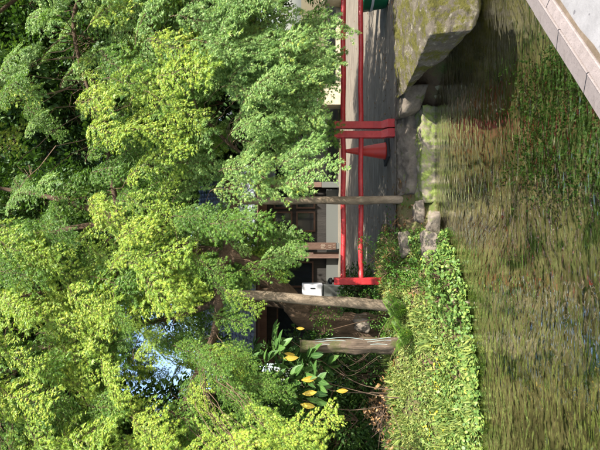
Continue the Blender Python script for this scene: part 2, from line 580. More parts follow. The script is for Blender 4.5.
# water sheet: from the kerb to just under the far bank
bm = bmesh.new()
far = [(x, shore(x) + 0.35) for x in [-26, -12, -6, -4, -3, -2.2, -1.6, -1.2, -0.8, -0.4, 0, 0.3, 0.8, 1.2, 1.7, 2.0, 2.4, 2.8]]
vs = [bm.verts.new((x, y, WATER_Z)) for x, y in far]
for x in (3.4, 2.4, 1, 0, -1, -2, -4, -8, -26):
    p = K0 + KDIR * ((x - K0.x) / KDIR.x) - KNRM * 0.05
    vs.append(bm.verts.new((p.x, p.y, WATER_Z)))
bm.faces.new(vs)
bmesh.ops.recalc_face_normals(bm, faces=bm.faces)
bm.faces.ensure_lookup_table()
if bm.faces[0].normal.z < 0:
    bmesh.ops.reverse_faces(bm, faces=bm.faces)
tag(obj('pond_water', bm, M['water']), kind='structure')

# path behind the railing
bm = bmesh.new()
pv = [(-0.95, 6.62), (-0.4, 6.5), (0.5, 6.42), (2.0, 6.4), (6, 6.5), (18, 6.7), (18, 15.2), (1.9, 15.2), (1.75, 24), (-7, 24), (-7, 14.5), (-1.3, 10.5)]
n0 = 40
bm.faces.new([bm.verts.new((x, y, 0.012)) for x, y in pv])
bmesh.ops.triangulate(bm, faces=bm.faces)
tag(obj('path', bm, M['path']), kind='structure')

# ------------------------------------------------------------------ pavement and kerb on the near side
def kp(a, c, z):
    return K0 + KDIR * a + KNRM * c + Vector((0, 0, z))

bm = bmesh.new()
a0, a1 = -14.0, 4.6
def prism(bm, prof, a0, a1, mi=0):
    A = [bm.verts.new(kp(a0, c, z)) for c, z in prof]
    B = [bm.verts.new(kp(a1, c, z)) for c, z in prof]
    n = len(prof)
    for i in range(n):
        f = bm.faces.new((A[i], A[(i + 1) % n], B[(i + 1) % n], B[i]))
        f.material_index = mi
    bm.faces.new(list(reversed(A))).material_index = mi
    bm.faces.new(B).material_index = mi
    bmesh.ops.recalc_face_normals(bm, faces=bm.faces)
prism(bm, [(-0.185, -0.004), (-0.185, -0.3), (-9, -0.3), (-9, -0.004)], a0, a1)
tag(obj('pavement', bm, M['pavement']), kind='structure')
bm = bmesh.new()
prism(bm, [(-0.02, -0.06), (-0.02, -1.2), (-0.181, -1.2), (-0.181, -0.06)], a0, a1)
tag(obj('pond_wall', bm, M['stone_grey']), kind='structure')
# damp brown channel between kerb and pavement
bm = bmesh.new()
prof_n = 120
ra = [bm.verts.new(kp(a0 + (a1 - a0) * i / prof_n, -0.187, 0.0)) for i in range(prof_n + 1)]
rb = [bm.verts.new(kp(a0 + (a1 - a0) * i / prof_n, -0.210 - 0.018 * noise.noise(Vector((i * 0.7, 0, 0))) - 0.02 * noise.noise(Vector((i * 0.23, 5, 0))), 0.0)) for i in range(prof_n + 1)]
for i in range(prof_n):
    bm.faces.new((ra[i], rb[i], rb[i + 1], ra[i + 1]))
bmesh.ops.recalc_face_normals(bm, faces=bm.faces)
tag(obj('damp_channel', bm, M['damp']), kind='structure')

kerb = empty('pond_kerb', kp(0, 0, 0))
tag(kerb, 'pinkish granite kerb of jointed blocks edging the pond beside the pale pavement', 'kerb')
def kerb_block(length, front):
    bm = bmesh.new()
    if front:      # sloping front block
        prof = [(0.0, -0.06), (0.0, -0.034), (-0.006, -0.026), (-0.106, 0.007), (-0.113, 0.011), (-0.119, 0.010), (-0.119, -0.06)]
    else:          # flat back strip
        prof = [(-0.1225, -0.058), (-0.1225, 0.007), (-0.125, 0.010), (-0.179, 0.010), (-0.182, 0.006), (-0.182, -0.058)]
    A = [bm.verts.new(KDIR * 0 + KNRM * c + Vector((0, 0, z))) for c, z in prof]
    B = [bm.verts.new(KDIR * length + KNRM * c + Vector((0, 0, z))) for c, z in prof]
    n = len(prof)
    for i in range(n):
        bm.faces.new((A[i], A[(i + 1) % n], B[(i + 1) % n], B[i]))
    bm.faces.new(list(reversed(A)))
    bm.faces.new(B)
    bmesh.ops.recalc_face_normals(bm, faces=bm.faces)
    me = bpy.data.meshes.new('kerb_block')
    bm.to_mesh(me)
    bm.free()
    me.materials.append(M['granite'])
    return me
L = 0.385
meF, meB = kerb_block(L - 0.007, True), kerb_block(2 * L - 0.006, False)
for i in range(-8, 11):
    o = link_mesh('kerb_block', meF, kerb)
    o.location = KDIR * (i * L + 0.19) + Vector((0, 0, rnd.uniform(-0.002, 0.002)))
for i in range(-4, 6):
    o = link_mesh('kerb_strip', meB, kerb)
    o.location = KDIR * (i * 2 * L + 0.02) + Vector((0, 0, rnd.uniform(-0.002, 0.001)))

# ------------------------------------------------------------------ leaves
MAPLE = []
for k, (ang, ln) in enumerate([(0, 1.0), (42, 0.88), (84, 0.62), (128, 0.36)]):
    MAPLE.append((ang, ln))


def maple_outline():
    pts = []
    right = []
    lobes = [(0, 1.0), (40, 0.90), (80, 0.66), (122, 0.40)]
    notches = [(19, 0.30), (58, 0.26), (100, 0.20)]
    for i, (a, l) in enumerate(lobes):
        right.append((a, l))
        if i < 3:
            right.append(notches[i])
    right.append((165, 0.10))
    poly = [(math.sin(R(a)) * l, math.cos(R(a)) * l) for a, l in right]
    left = [(-x, y) for x, y in reversed(poly[1:])]
    return poly + left
MAPLE_OUT = maple_outline()


def add_leaf(V, F, MI, pos, d, n, size, outline, mi=0, cup=0.1):
    """fan leaf: base at pos, pointing along d, upper side n"""
    d = d.normalized()
    s = d.cross(n)
    if s.length < 1e-4:
        s = d.orthogonal()
    s.normalize()
    n = s.cross(d).normalized()
    base = len(V)
    c = pos + d * size * 0.25 + n * size * cup
    V.append(c)
    for x, y in outline:
        V.append(pos + d * (y * size * 0.75 + size * 0.25) + s * x * size * 0.8 - n * size * cup * (x * x + y * y) * 0.8)
    k = len(outline)
    for i in range(k):
        F.append((base, base + 1 + (i + 1) % k, base + 1 + i))
        MI.append(mi)


OVAL = [(0.0, 1.0), (0.26, 0.62), (0.36, 0.18), (0.28, -0.12), (0.0, -0.32), (-0.28, -0.12), (-0.36, 0.18), (-0.26, 0.62)]
ROUND = [(0.0, 0.9), (0.5, 0.7), (0.72, 0.2), (0.5, -0.2), (0.0, -0.3), (-0.5, -0.2), (-0.72, 0.2), (-0.5, 0.7)]
NBLADE = [(0.0, 1.0), (0.10, 0.3), (0.07, -0.3), (-0.07, -0.3), (-0.10, 0.3)]
FBLADE = [(0.0, 1.0), (0.05, 0.3), (0.045, -0.3), (-0.045, -0.3), (-0.05, 0.3)]
BLADE = [(0.0, 1.0), (0.16, 0.3), (0.1, -0.3), (-0.1, -0.3), (-0.16, 0.3)]


def mesh_from(name, V, F, MI, mats):
    me = bpy.data.meshes.new(name)
    me.from_pydata([tuple(v) for v in V], [], F)
    for m in mats:
        me.materials.append(m)
    me.polygons.foreach_set('material_index', MI)
    me.update()
    return me


def stick(V, F, MI, p, q, r0, r1, mi):
    t = (q - p).normalized()
    u = t.orthogonal().normalized()
    v = t.cross(u)
    b = len(V)
    for c, r in ((p, r0), (q, r1)):
        for k in range(3):
            a = 2 * math.pi * k / 3
            V.append(c + u * math.cos(a) * r + v * math.sin(a) * r)
    for k in range(3):
        F.append((b + k, b + (k + 1) % 3, b + 3 + (k + 1) % 3, b + 3 + k))
        MI.append(mi)


def rv(a):
    return Vector((rnd.uniform(-a, a), rnd.uniform(-a, a), rnd.uniform(-a, a)))


def spray_mesh(name, leafm, length=0.85, size=0.068, outline=MAPLE_OUT, nside=9, per=9, width=0.42, droop=0.30):
    """a fan of drooping twigs, x outward, z up"""
    V, F, MI = [], [], []
    def P(x, y, lift=0.0):
        return Vector((x, y, -droop * x * x / length - 0.45 * y * y + lift))
    prev = P(0, 0)
    for i in range(1, 9):
        q = P(length * i / 8, 0.03 * math.sin(i * 1.3))
        stick(V, F, MI, prev, q, 0.006 * (1 - i / 10), 0.006 * (1 - (i + 1) / 10), 1)
        prev = q
    def leaf_at(p, dirv):
        nn = Vector((0, 0, 1)) + rv(0.55)
        dd = dirv + Vector((0, 0, -0.45)) + rv(0.35)
        add_leaf(V, F, MI, p + rv(0.015), dd, nn, size * rnd.choice((0.55, 0.75, 0.9, 1.0, 1.1, 1.35)), outline, 0, rnd.uniform(0.02, 0.16))
    for i in range(nside):
        t = 0.1 + 0.88 * i / (nside - 1)
        for sgn in (-1, 1):
            x0 = length * t + rnd.uniform(-0.03, 0.03)
            ang = R(rnd.uniform(35, 60)) * sgn
            ln = width * (1 - 0.65 * abs(t - 0.35)) * rnd.uniform(0.6, 1.1) * (0.6 if t > 0.85 else 1)
            lift = rnd.uniform(-0.05, 0.05)
            tw0 = P(x0, 0)
            pts = []
            for k in range(1, per + 1):
                u = k / per
                pts.append(P(x0 + math.cos(ang) * ln * u, math.sin(ang) * ln * u, lift * u - 0.05 * u * u) + rv(0.008))
            stick(V, F, MI, tw0, pts[per // 2], 0.003, 0.0022, 1)
            stick(V, F, MI, pts[per // 2], pts[-1], 0.0022, 0.001, 1)
            for k, p in enumerate(pts):
                dv = Vector((math.cos(ang), math.sin(ang), 0))
                sd = Vector((-dv.y, dv.x, 0))
                leaf_at(p, dv * 0.5 + sd * rnd.uniform(0.6, 1))
                leaf_at(p, dv * 0.5 - sd * rnd.uniform(0.6, 1))
            leaf_at(pts[-1], Vector((math.cos(ang), math.sin(ang), 0)))
    leaf_at(P(length, 0), Vector((1, 0, 0)))
    return mesh_from(name, V, F, MI, [leafm, M['twig']])


def clump_mesh(name, leafm, n=260, rad=0.5, size=0.075, outline=OVAL, flat=0.75):
    V, F, MI = [], [], []
    for _ in range(n):
        d = rv(1)
        while d.length > 1 or d.length < 0.15:
            d = rv(1)
        r = d.length ** 0.5
        d = d.normalized()
        p = Vector((d.x, d.y, d.z * flat)) * rad * r * (1 + 0.25 * noise.noise(d * 2.5 + Vector((n, 0, 0))))
        out = (d + rv(0.7) + Vector((0, 0, -0.15)))
        add_leaf(V, F, MI, p, out, Vector((0, 0, 1)) + d * 0.6 + rv(0.6), size * rnd.uniform(0.6, 1.3), outline, 0, rnd.uniform(0, 0.12))
    for _ in range(10):
        d = rv(1).normalized()
        stick(V, F, MI, Vector((0, 0, -rad * 0.3)), Vector((d.x, d.y, abs(d.z) * flat)) * rad * 0.8, 0.008, 0.002, 1)
    return mesh_from(name, V, F, MI, [leafm, M['twig']])


SPRAY = {}
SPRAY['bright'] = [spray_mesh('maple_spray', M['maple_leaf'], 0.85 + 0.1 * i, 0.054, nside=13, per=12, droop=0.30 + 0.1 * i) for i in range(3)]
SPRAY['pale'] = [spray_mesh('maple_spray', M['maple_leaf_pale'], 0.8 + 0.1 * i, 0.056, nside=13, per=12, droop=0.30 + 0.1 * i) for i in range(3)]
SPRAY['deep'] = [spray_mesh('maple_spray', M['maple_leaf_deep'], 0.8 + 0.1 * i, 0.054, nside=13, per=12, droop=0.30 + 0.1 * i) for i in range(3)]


def place_part(name, me, parent, pos, out, up, scale=1.0):
    x = out.normalized()
    y = up.cross(x)
    if y.length < 1e-3:
        y = x.orthogonal()
    y.normalize()
    z = x.cross(y)
    o = bpy.data.objects.new(name, me)
    COL.objects.link(o)
    o.parent = parent
    m = Matrix((x, y, z)).transposed().to_4x4()
    m.translation = pos
    if name == 'leaf_spray':
        o['kind'] = 'stuff'
    o.matrix_local = m @ Matrix.Diagonal((scale, scale, scale, 1))
    return o


# ---- which part of the upright picture the maple fills
LOW = [(-140, 330), (0, 315), (36, 312), (42, 262), (100, 240), (110, 205), (165, 205), (175, 250), (205, 300), (214, 292), (222, 262), (250, 262), (262, 318), (300, 322), (338, 312), (350, 330), (425, 334), (436, 300), (470, 270), (620, 290)]
TOP = [(-140, -70), (60, -70), (110, -60), (225, -60), (245, 55), (300, 52), (330, 68), (395, 50), (430, 40), (470, 0), (620, -20)]
def edge(tab, X):
    for (x0, y0), (x1, y1) in zip(tab[:-1], tab[1:]):
        if X <= x1:
            return y0 + (y1 - y0) * (X - x0) / (x1 - x0)
    return tab[-1][1]
HOLES = [(332, 212, 36, 30), (395, 184, 24, 16), (98, 150, 52, 40), (135, 205, 30, 16), (50, 205, 22, 14), (370, 100, 16, 8), (437, 275, 14, 34), (150, 262, 20, 30), (240, 250, 12, 14), (283, 282, 12, 12)]
def in_hole(X, Y, g=1.0):
    return any(((X - a) / (c * g)) ** 2 + ((Y - b) / (e * g)) ** 2 < 1 for a, b, c, e in HOLES)


main = empty('maple_tree', U(122, 392, 6.35))
tag(main, 'large maple with a leaning brown trunk and bright yellow-green leaves over the left bank', 'tree')
right = empty('maple_tree', (4.3, 7.4, 0.0))
tag(right, 'maple whose pale green branches hang in from the right above the red railing', 'tree')
for t in (main, right):
    pass


def limb(parent, name, pts, r0, r1, mat, n=7, seg=9, wob=0.25, seed=0.0):
    P = bez(pts, n)
    bm = bmesh.new()
    tube(bm, [p - parent.location for p in P], lerp_list(r0, r1, len(P)), seg, True, 0, wob, seed)
    return obj(name, bm, mat, parent)


# trunk and limbs of the main maple
tb = U(120, 400, 6.35)
limb(main, 'trunk', [tb + Vector((0, 0, -0.1)), U(124, 350, 6.33), U(132, 310, 6.3), U(152, 288, 6.2), U(177, 263, 6.1), U(192, 240, 6.0), U(196, 222, 5.95)], 0.19, 0.105, M['bark'], 8, 14, 0.35)
LIMBS = {}
def main_limb(key, pts, r0, r1):
    LIMBS[key] = [Vector(p) for p in bez(pts, 6)]
    limb(main, 'limb', pts, r0, r1, M['bark'], 6, 8, 0.3, len(LIMBS))
main_limb('a', [U(196, 226, 5.95), U(175, 218, 5.75), U(150, 219, 5.55), U(115, 214, 5.6), U(60, 190, 5.9), U(-20, 160, 6.0)], 0.085, 0.025)
main_limb('b', [U(196, 228, 5.95), U(225, 229, 6.1), U(255, 233, 6.2), U(300, 205, 6.2), U(350, 150, 6.0)], 0.08, 0.03)
main_limb('c', [U(196, 224, 5.95), U(205, 180, 6.3), U(230, 120, 6.5), U(250, 60, 6.6), U(262, 0, 6.6)], 0.075, 0.025)
main_limb('d', [U(150, 219, 5.55), U(138, 190, 6.0), U(120, 130, 6.4), U(85, 80, 6.4), U(50, 0, 6.4)], 0.05, 0.018)
main_limb('e', [U(205, 180, 6.3), U(180, 130, 6.3), U(165, 80, 6.3), U(150, 0, 6.3)], 0.045, 0.016)
main_limb('f', [U(230, 120, 6.5), U(280, 110, 6.4), U(330, 105, 6.2), U(380, 90, 6.2)], 0.04, 0.014)
limb(main, 'limb', [U(152, 290, 6.2), U(158, 268, 6.05), U(150, 250, 5.95), U(140, 244, 5.9)], 0.07, 0.045, M['bark'], 6, 8, 0.3, 3)
main_limb('g', [U(230, 120, 6.5), U(215, 20, 6.6), U(225, -90, 5.9), U(200, -200, 6.0), U(190, -300, 6.1)], 0.05, 0.016)
main_limb('h', [U(120, 130, 6.4), U(95, 10, 6.5), U(60, -110, 6.0), U(30, -240, 6.1)], 0.04, 0.014)
rb_ = right.location
limb(right, 'trunk', [rb_ + Vector((0, 0, -0.1)), rb_ + Vector((-0.1, -0.1, 1.0)), rb_ + Vector((-0.35, -0.3, 2.0)), rb_ + Vector((-0.5, -0.5, 3.0))], 0.16, 0.10, M['bark'], 8, 12, 0.3)
RL = {}
def right_limb(key, pts, r0, r1):
    RL[key] = [Vector(p) for p in bez(pts, 6)]
    limb(right, 'limb', pts, r0, r1, M['bark'], 6, 8, 0.3, len(RL) + 20)
rt = rb_ + Vector((-0.5, -0.5, 3.0))
right_limb('a', [rt, Vector((3.2, 6.4, 3.3)), U(430, 150, 6.1), U(370, 175, 5.9), U(310, 225, 5.8), U(285, 262, 5.8)], 0.05, 0.015)
right_limb('b', [rt, Vector((3.4, 6.2, 3.8)), U(440, 75, 6.2), U(370, 85, 6.0), U(320, 110, 5.8)], 0.042, 0.014)
right_limb('c', [rb_ + Vector((-0.35, -0.3, 2.0)), Vector((3.1, 6.5, 2.3)), U(430, 215, 6.1), U(380, 240, 5.9), U(345, 280, 5.8)], 0.06, 0.018)
right_limb('e', [rt, U(470, 40, 6.9), U(440, -70, 6.0), U(400, -180, 5.9), U(380, -280, 5.9)], 0.034, 0.012)
right_limb('f', [U(470, 40, 6.9), U(420, -20, 6.7), U(360, -60, 6.6), U(310, -120, 6.6)], 0.028, 0.01)
right_limb('g', [rt, rb_ + Vector((-0.6, -0.8, 4.5)), rb_ + Vector((-0.3, -0.9, 6.0)), rb_ + Vector((0.1, -1.0, 7.5))], 0.07, 0.02)  # added limb, carries the unseen sprays that shade the path
right_limb('d', [rt, Vector((4.2, 6.2, 4.0)), Vector((4.0, 5.4, 4.6)), Vector((3.6, 4.8, 4.9))], 0.06, 0.02)


def near_limb(p, limbs):
    best, bd = None, 1e9
    for L_ in limbs.values():
        for q in L_:
            dd = (q - p).length
            if dd < bd:
                best, bd = q, dd
    return best


twV = {main: ([], [], []), right: ([], [], [])}
rs = random.Random(5)
count = {main: 0, right: 0}
placed = []
LIT = [Vector((x, 6.57, z)) for x in (-0.85, -0.6, -0.38) for z in (0.45, 0.75)] + [U(62, 315, 5.4), U(85, 300, 5.4), U(130, 330, 6.0), U(158, 312, 9.2), U(160, 280, 6.1), U(140, 302, 6.2), U(175, 262, 6.0)]
def shades(p, r):
    for a in LIT:
        v = p - a
        t_ = v.dot(sdir)
        if t_ > 0.3 and (v - sdir * t_).length < r:
            return True
    return False
def try_spray(X, Y, d, kind, tree, limbs, sc_=1.0, out=None):
    p = U(X, Y, d)
    if out is None and shades(p, 0.36 * sc_):
        return
    o_ = out or Vector((rs.uniform(-0.9, 0.9) + (X - 225) / 600, -0.55 + rs.uniform(-0.3, 0.3), -0.55 + rs.uniform(-0.3, 0.35)))
    up = Vector((0.25 + rs.uniform(-0.3, 0.3), -0.62 + rs.uniform(-0.25, 0.25), 0.75))
    o_.normalize()
    base = p - o_ * 0.42 * sc_
    me = rs.choice(SPRAY[kind])
    place_part('leaf_spray', me, tree, base - tree.location, o_, up, sc_)
    q = near_limb(base, limbs)
    V, F, MI = twV[tree]
    t0 = tree.location
    dd = base - q
    L_ = dd.length
    arc = Vector((rs.uniform(-.12, .12), rs.uniform(-.12, .12), 0.22)) * L_
    prev = q
    for i in range(1, 7):
        u = i / 6
        pt = q + dd * u + arc * (4 * u * (1 - u)) * 0.6 + (Vector((rs.uniform(-1, 1), rs.uniform(-1, 1), rs.uniform(-1, 1))) * 0.03 * L_ if i < 6 else Vector())
        stick(V, F, MI, prev - t0, pt - t0, 0.008 * (1 - 0.1 * i), 0.008 * (1 - 0.1 * (i + 1)), 0)
        prev = pt
    count[tree] += 1

tries = 0
while (count[main] < 205 or count[right] < 135) and tries < 20000:
    tries += 1
    X = rs.uniform(-130, 610)
    Y = rs.uniform(-70, 330)
    lo, hi = edge(TOP, X), edge(LOW, X)
    m_ = 34
    if Y < lo + m_ * 0.6 or Y > hi - m_ * 0.75 or in_hole(X, Y, 1.25):
        continue
    tree = main if X < 265 + 60 * (Y < 180) else right
    if count[tree] >= (205 if tree is main else 135):
        continue
    lower = smooth(60, 300, Y)
    d = 5.95 - 1.15 * lower + rs.uniform(-0.5, 0.5)
    if X > 260 and Y > 190:
        d = rs.uniform(4.9, 5.6)
    if 100 < X < 215 and Y > 150:
        d = rs.uniform(5.3, 6.3)
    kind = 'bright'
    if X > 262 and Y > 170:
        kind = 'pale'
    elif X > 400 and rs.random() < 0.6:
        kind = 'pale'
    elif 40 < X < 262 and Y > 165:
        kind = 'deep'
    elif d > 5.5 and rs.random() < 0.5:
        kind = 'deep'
    mind = min(((X - a) ** 2 + (Y - b) ** 2 + ((d - c) * 60) ** 2) for a, b, c in placed) if placed else 1e9
    if mind < 20 ** 2:
        continue
    placed.append((X, Y, d))
    sc_ = rs.uniform(0.62, 0.95) * (0.8 if (Y > hi - 60) else 1.0)
    try_spray(X, Y, d, kind, tree, main and (LIMBS if tree is main else RL), sc_)
# shaded inner sprays and the crown above the picture
def extra(n, tree, limbs, xr, yr, dr, kinds, s0, s1, check=True):
    k = t = 0
    while k < n and t < 4000:
        t += 1
        X, Y, d = rs.uniform(*xr), rs.uniform(*yr), rs.uniform(*dr)
        if check and (Y > edge(LOW, X) - 22 or Y < edge(TOP, X) - 10 or in_hole(X, Y, 0.85)):
            continue
        try_spray(X, Y, d, rs.choice(kinds), tree, limbs, rs.uniform(s0, s1))
        k += 1
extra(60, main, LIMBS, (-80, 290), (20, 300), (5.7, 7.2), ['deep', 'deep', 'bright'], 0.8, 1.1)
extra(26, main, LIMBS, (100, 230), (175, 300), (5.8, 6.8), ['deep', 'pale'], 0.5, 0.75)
extra(55, right, RL, (285, 520), (60, 315), (5.9, 7.0), ['deep', 'pale'], 0.7, 1.0)
extra(55, right, RL, (270, 500), (205, 325), (4.85, 5.6), ['pale'], 0.5, 0.7)
extra(30, main, LIMBS, (-60, 290), (-330, -60), (5.9, 7.4), ['bright', 'deep'], 1.0, 1.3, False)
extra(30, right, RL, (290, 560), (-300, -30), (5.9, 7.4), ['bright', 'pale', 'deep'], 1.0, 1.3, False)
k = 0
while k < 34:
    X_, Y_ = rs.uniform(48, 200), rs.uniform(178, 275)
    if (112 < X_ < 160 and Y_ > 236) or (108 < X_ < 165 and 190 < Y_ < 218 and rs.random() < 0.7):
        continue
    try_spray(X_, Y_, rs.uniform(5.0, 5.7), rs.choice(['deep', 'deep', 'bright']), main, LIMBS, rs.uniform(0.4, 0.58))
    k += 1
for k in range(26):
    try_spray(rs.uniform(60, 140), rs.uniform(112, 182), rs.uniform(5.2, 6.4), rs.choice(['deep', 'bright']), main, LIMBS, rs.uniform(0.34, 0.5))
for k in range(16):
    try_spray(rs.uniform(245, 445), rs.uniform(-5, 48), rs.uniform(5.4, 6.6), rs.choice(['pale', 'deep']), right, RL, rs.uniform(0.45, 0.7))
k = 0
while k < 60:  # unseen crown sprays added above the view to shade the path
    p = Vector((rs.uniform(2.2, 6.4), rs.uniform(5.6, 8.0), rs.uniform(4.3, 8.2)))
    X_, Y_ = 225 + FOC * p.x / p.y, 300 - FOC * (p.z - CAM_Z) / p.y
    if Y_ > -40 and X_ < 470:
        continue
    try_spray(X_, Y_, p.y, rs.choice(['bright', 'deep']), right, RL, rs.uniform(1.2, 1.6))
    k += 1
# the light green spray that hangs alone before the dark shop front
try_spray(195, 272, 5.6, 'pale', main, LIMBS, 0.6, Vector((0.45, -0.35, -0.75)))
try_spray(183, 250, 5.7, 'deep', main, LIMBS, 0.6, Vector((0.3, -0.35, -0.75)))
try_spray(18, 292, 4.5, 'bright', main, LIMBS, 0.55, Vector((0.5, -0.4, -0.5)))
try_spray(8, 296, 4.6, 'bright', main, LIMBS, 0.55, Vector((0.2, -0.5, -0.5)))
for t in (main, right):
    V, F, MI = twV[t]
    me = mesh_from('twigs', V, F, MI, [M['twig']])
    o = bpy.data.objects.new('twigs', me)
    COL.objects.link(o)
    o.parent = t
    o['kind'] = 'stuff'

# ------------------------------------------------------------------ dark trees behind
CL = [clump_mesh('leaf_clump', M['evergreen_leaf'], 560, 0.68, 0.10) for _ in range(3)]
def back_tree(loc, h, r, n, label, seed, low=0.3, tr=0.16, lean=(0, 0), gap=None):
    q = random.Random(seed)
    t = empty('evergreen_tree', loc)
    tag(t, label, 'tree')
    top = Vector((lean[0], lean[1], h * 0.8))
    bm = bmesh.new()
    P = bez([Vector((0, 0, -0.1)), Vector((lean[0] * 0.2 + 0.1, 0, h * 0.25)), Vector((lean[0] * 0.6 - 0.1, lean[1] * 0.5, h * 0.55)), top], 6)
    tube(bm, P, lerp_list(tr, tr * 0.25, len(P)), 9, True, 0, 0.25, seed)
    obj('trunk', bm, M['bark_dark'], t)
    V, F, MI = [], [], []
    k = 0
    tr_ = 0
    while k < n and tr_ < 4000:
        tr_ += 1
        d = Vector((q.uniform(-1, 1), q.uniform(-1, 1), q.uniform(-1, 1)))
        if d.length > 1 or d.length < 0.35:
            continue
        zc = h * (low + 1) / 2
        p = Vector((lean[0] * 0.6 + d.x * r, lean[1] * 0.6 + d.y * r, zc + d.z * h * (1 - low) / 2))
        wp = p + Vector(loc)
        if gap and gap(wp):
            continue
        s = q.uniform(0.8, 1.4) * (1 + 0.35 * (r > 3.5))
        o = bpy.data.objects.new('leaf_clump', q.choice(CL))
        o['kind'] = 'stuff'
        COL.objects.link(o)
        o.parent = t
        o.location = p
        o.rotation_euler = (q.uniform(-0.4, 0.4), q.uniform(-0.4, 0.4), q.uniform(0, 6.28))
        o.scale = (s, s, s)
        c = P[min(len(P) - 1, int(len(P) * max(0.25, min(0.98, (p.z - 0.4) / (h * 0.8)))))]
        mid = (c + p) / 2 + Vector((q.uniform(-.2, .2), q.uniform(-.2, .2), q.uniform(-.1, .2)))
        stick(V, F, MI, c, mid, 0.035, 0.022, 0)
        stick(V, F, MI, mid, p, 0.022, 0.008, 0)
        k += 1
    o = bpy.data.objects.new('limbs', mesh_from('limbs', V, F, MI, [M['bark_dark']]))
    COL.objects.link(o)
    o.parent = t
    o['kind'] = 'stuff'
    return t

def sky_gap(w):
    X = 225 + w.x / w.y * FOC
    Y = 300 - (w.z - CAM_Z) / w.y * FOC
    return (45 < X < 150 and 105 < Y < 185) or (112 < X < 166 and 190 < Y < 222) or (165 < X < 300 and Y > 250)
def lot(name, *a, **k):
    return back_tree(*a, **k)
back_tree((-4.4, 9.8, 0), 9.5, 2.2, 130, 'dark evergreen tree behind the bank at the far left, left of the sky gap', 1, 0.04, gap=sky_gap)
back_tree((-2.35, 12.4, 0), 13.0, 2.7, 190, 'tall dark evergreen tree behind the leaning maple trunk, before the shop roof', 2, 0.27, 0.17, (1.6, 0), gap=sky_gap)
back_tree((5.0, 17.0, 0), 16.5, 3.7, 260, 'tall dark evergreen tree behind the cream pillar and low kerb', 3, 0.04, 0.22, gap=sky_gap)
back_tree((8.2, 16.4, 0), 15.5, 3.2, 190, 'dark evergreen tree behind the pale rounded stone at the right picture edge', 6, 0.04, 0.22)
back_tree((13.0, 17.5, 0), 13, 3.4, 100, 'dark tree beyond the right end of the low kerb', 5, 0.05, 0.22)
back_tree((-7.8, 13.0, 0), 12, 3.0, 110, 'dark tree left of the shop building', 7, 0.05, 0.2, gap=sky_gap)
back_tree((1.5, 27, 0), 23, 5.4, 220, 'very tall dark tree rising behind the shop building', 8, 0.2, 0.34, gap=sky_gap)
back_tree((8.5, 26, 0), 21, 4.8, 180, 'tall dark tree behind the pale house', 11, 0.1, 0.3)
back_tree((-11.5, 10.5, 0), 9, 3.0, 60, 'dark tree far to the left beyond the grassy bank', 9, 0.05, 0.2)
# ------------------------------------------------------------------ shop building behind
BY = 15.9
bld = empty('shop_building', (-1.2, BY, 0))
tag(bld, 'dark timber shop front with brown posts, a small signboard and a grey tiled roof', 'building')
def bpart(name, c, s, mat, parent=None, bevel=0.0):
    bm = bmesh.new()
    p0 = parent.location if parent is not None else Vector((0, 0, 0))
    box(bm, Vector(c) - (Vector(bld.location)), s, None, bevel)
    o = obj(name, bm, mat, parent or bld)
    return o
X0, X1 = -4.8, 1.5
bpart('back_wall', ((X0 + X1) / 2, BY + 4.4, 1.6), (X1 - X0, 0.15, 3.2), M['plaster'])
bpart('side_wall', (X0 + 0.08, BY + 2.2, 1.6), (0.15, 4.2, 3.2), M['dark_wood'])
bpart('side_wall', (X1 - 0.1, BY + 2.3, 1.6), (0.15, 4.0, 3.2), M['dark_wood'])
bpart('front_wall', ((X0 + X1) / 2, BY + 0.55, 1.45), (X1 - X0 - 0.4, 0.10, 2.9), M['black_wood'])
bpart('plinth', ((X0 + X1) / 2, BY + 0.42, 0.21), (X1 - X0 - 0.5, 0.14, 0.42), M['grey_panel'])
bpart('lintel', ((X0 + X1) / 2, BY + 0.02, 2.62), (X1 - X0, 0.16, 0.24), M['brown_wood'])
for x in (-4.6, -2.45, -0.72, 1.38):
    bpart('post', (x, BY, 1.55), (0.17, 0.17, 1.88), M['brown_wood'], None, 0.008)
    bpart('post_sleeve', (x, BY, 0.3), (0.2, 0.2, 0.6), M['grey_panel'], None, 0.008)
bpart('half_post', (-1.05, BY + 0.12, 1.25), (0.2, 0.1, 2.5), M['brown_wood'])
for x, z, w, h in ((0.95, 1.15, 0.62, 0.62), (0.12, 1.15, 0.6, 0.62), (0.95, 1.95, 0.62, 0.6), (0.12, 1.95, 0.6, 0.6), (-1.75, 1.5, 0.8, 1.2), (-3.5, 1.5, 1.4, 1.3)):
    bm = bmesh.new()
    y = BY + 0.48
    for dx, dz, sx, sz in ((0, h / 2, w + 0.12, 0.06), (0, -h / 2, w + 0.12, 0.06), (-w / 2 - 0.03, 0, 0.06, h - 0.06), (w / 2 + 0.03, 0, 0.06, h - 0.06)):
        box(bm, Vector((x + dx, y, z + dz)) - bld.location, (sx, 0.06, sz))
    f = obj('window', bm, M['dark_wood'], bld)
    bm = bmesh.new()
    box(bm, Vector((x, y + 0.005, z)) - bld.location, (w, 0.012, h - 0.06))
    obj('pane', bm, M['glass'], f)
# signboard with tan characters on the second post
bm = bmesh.new()
box(bm, Vector((-0.72, BY - 0.105, 0.62)) - bld.location, (0.24, 0.03, 1.0), None, 0.004)
sg = obj('signboard', bm, M['dark_wood'], bld)
def glyph(cx, cz, s, strokes):
    bm = bmesh.new()
    for k, (x0, z0, x1, z1) in enumerate(strokes):
        a = Vector((cx + x0 * s, BY - 0.1215 - 0.0007 * k, cz + z0 * s))
        b = Vector((cx + x1 * s, BY - 0.1215 - 0.0007 * k, cz + z1 * s))
        t = b - a
        ang = math.atan2(t.z, t.x)
        box(bm, (a + b) / 2 - bld.location, (t.length, 0.006, s * 0.14), Matrix.Rotation(-ang, 3, 'Y'))
    o = obj('character', bm, M['tan_letter'], sg)
    o['kind'] = 'stuff'
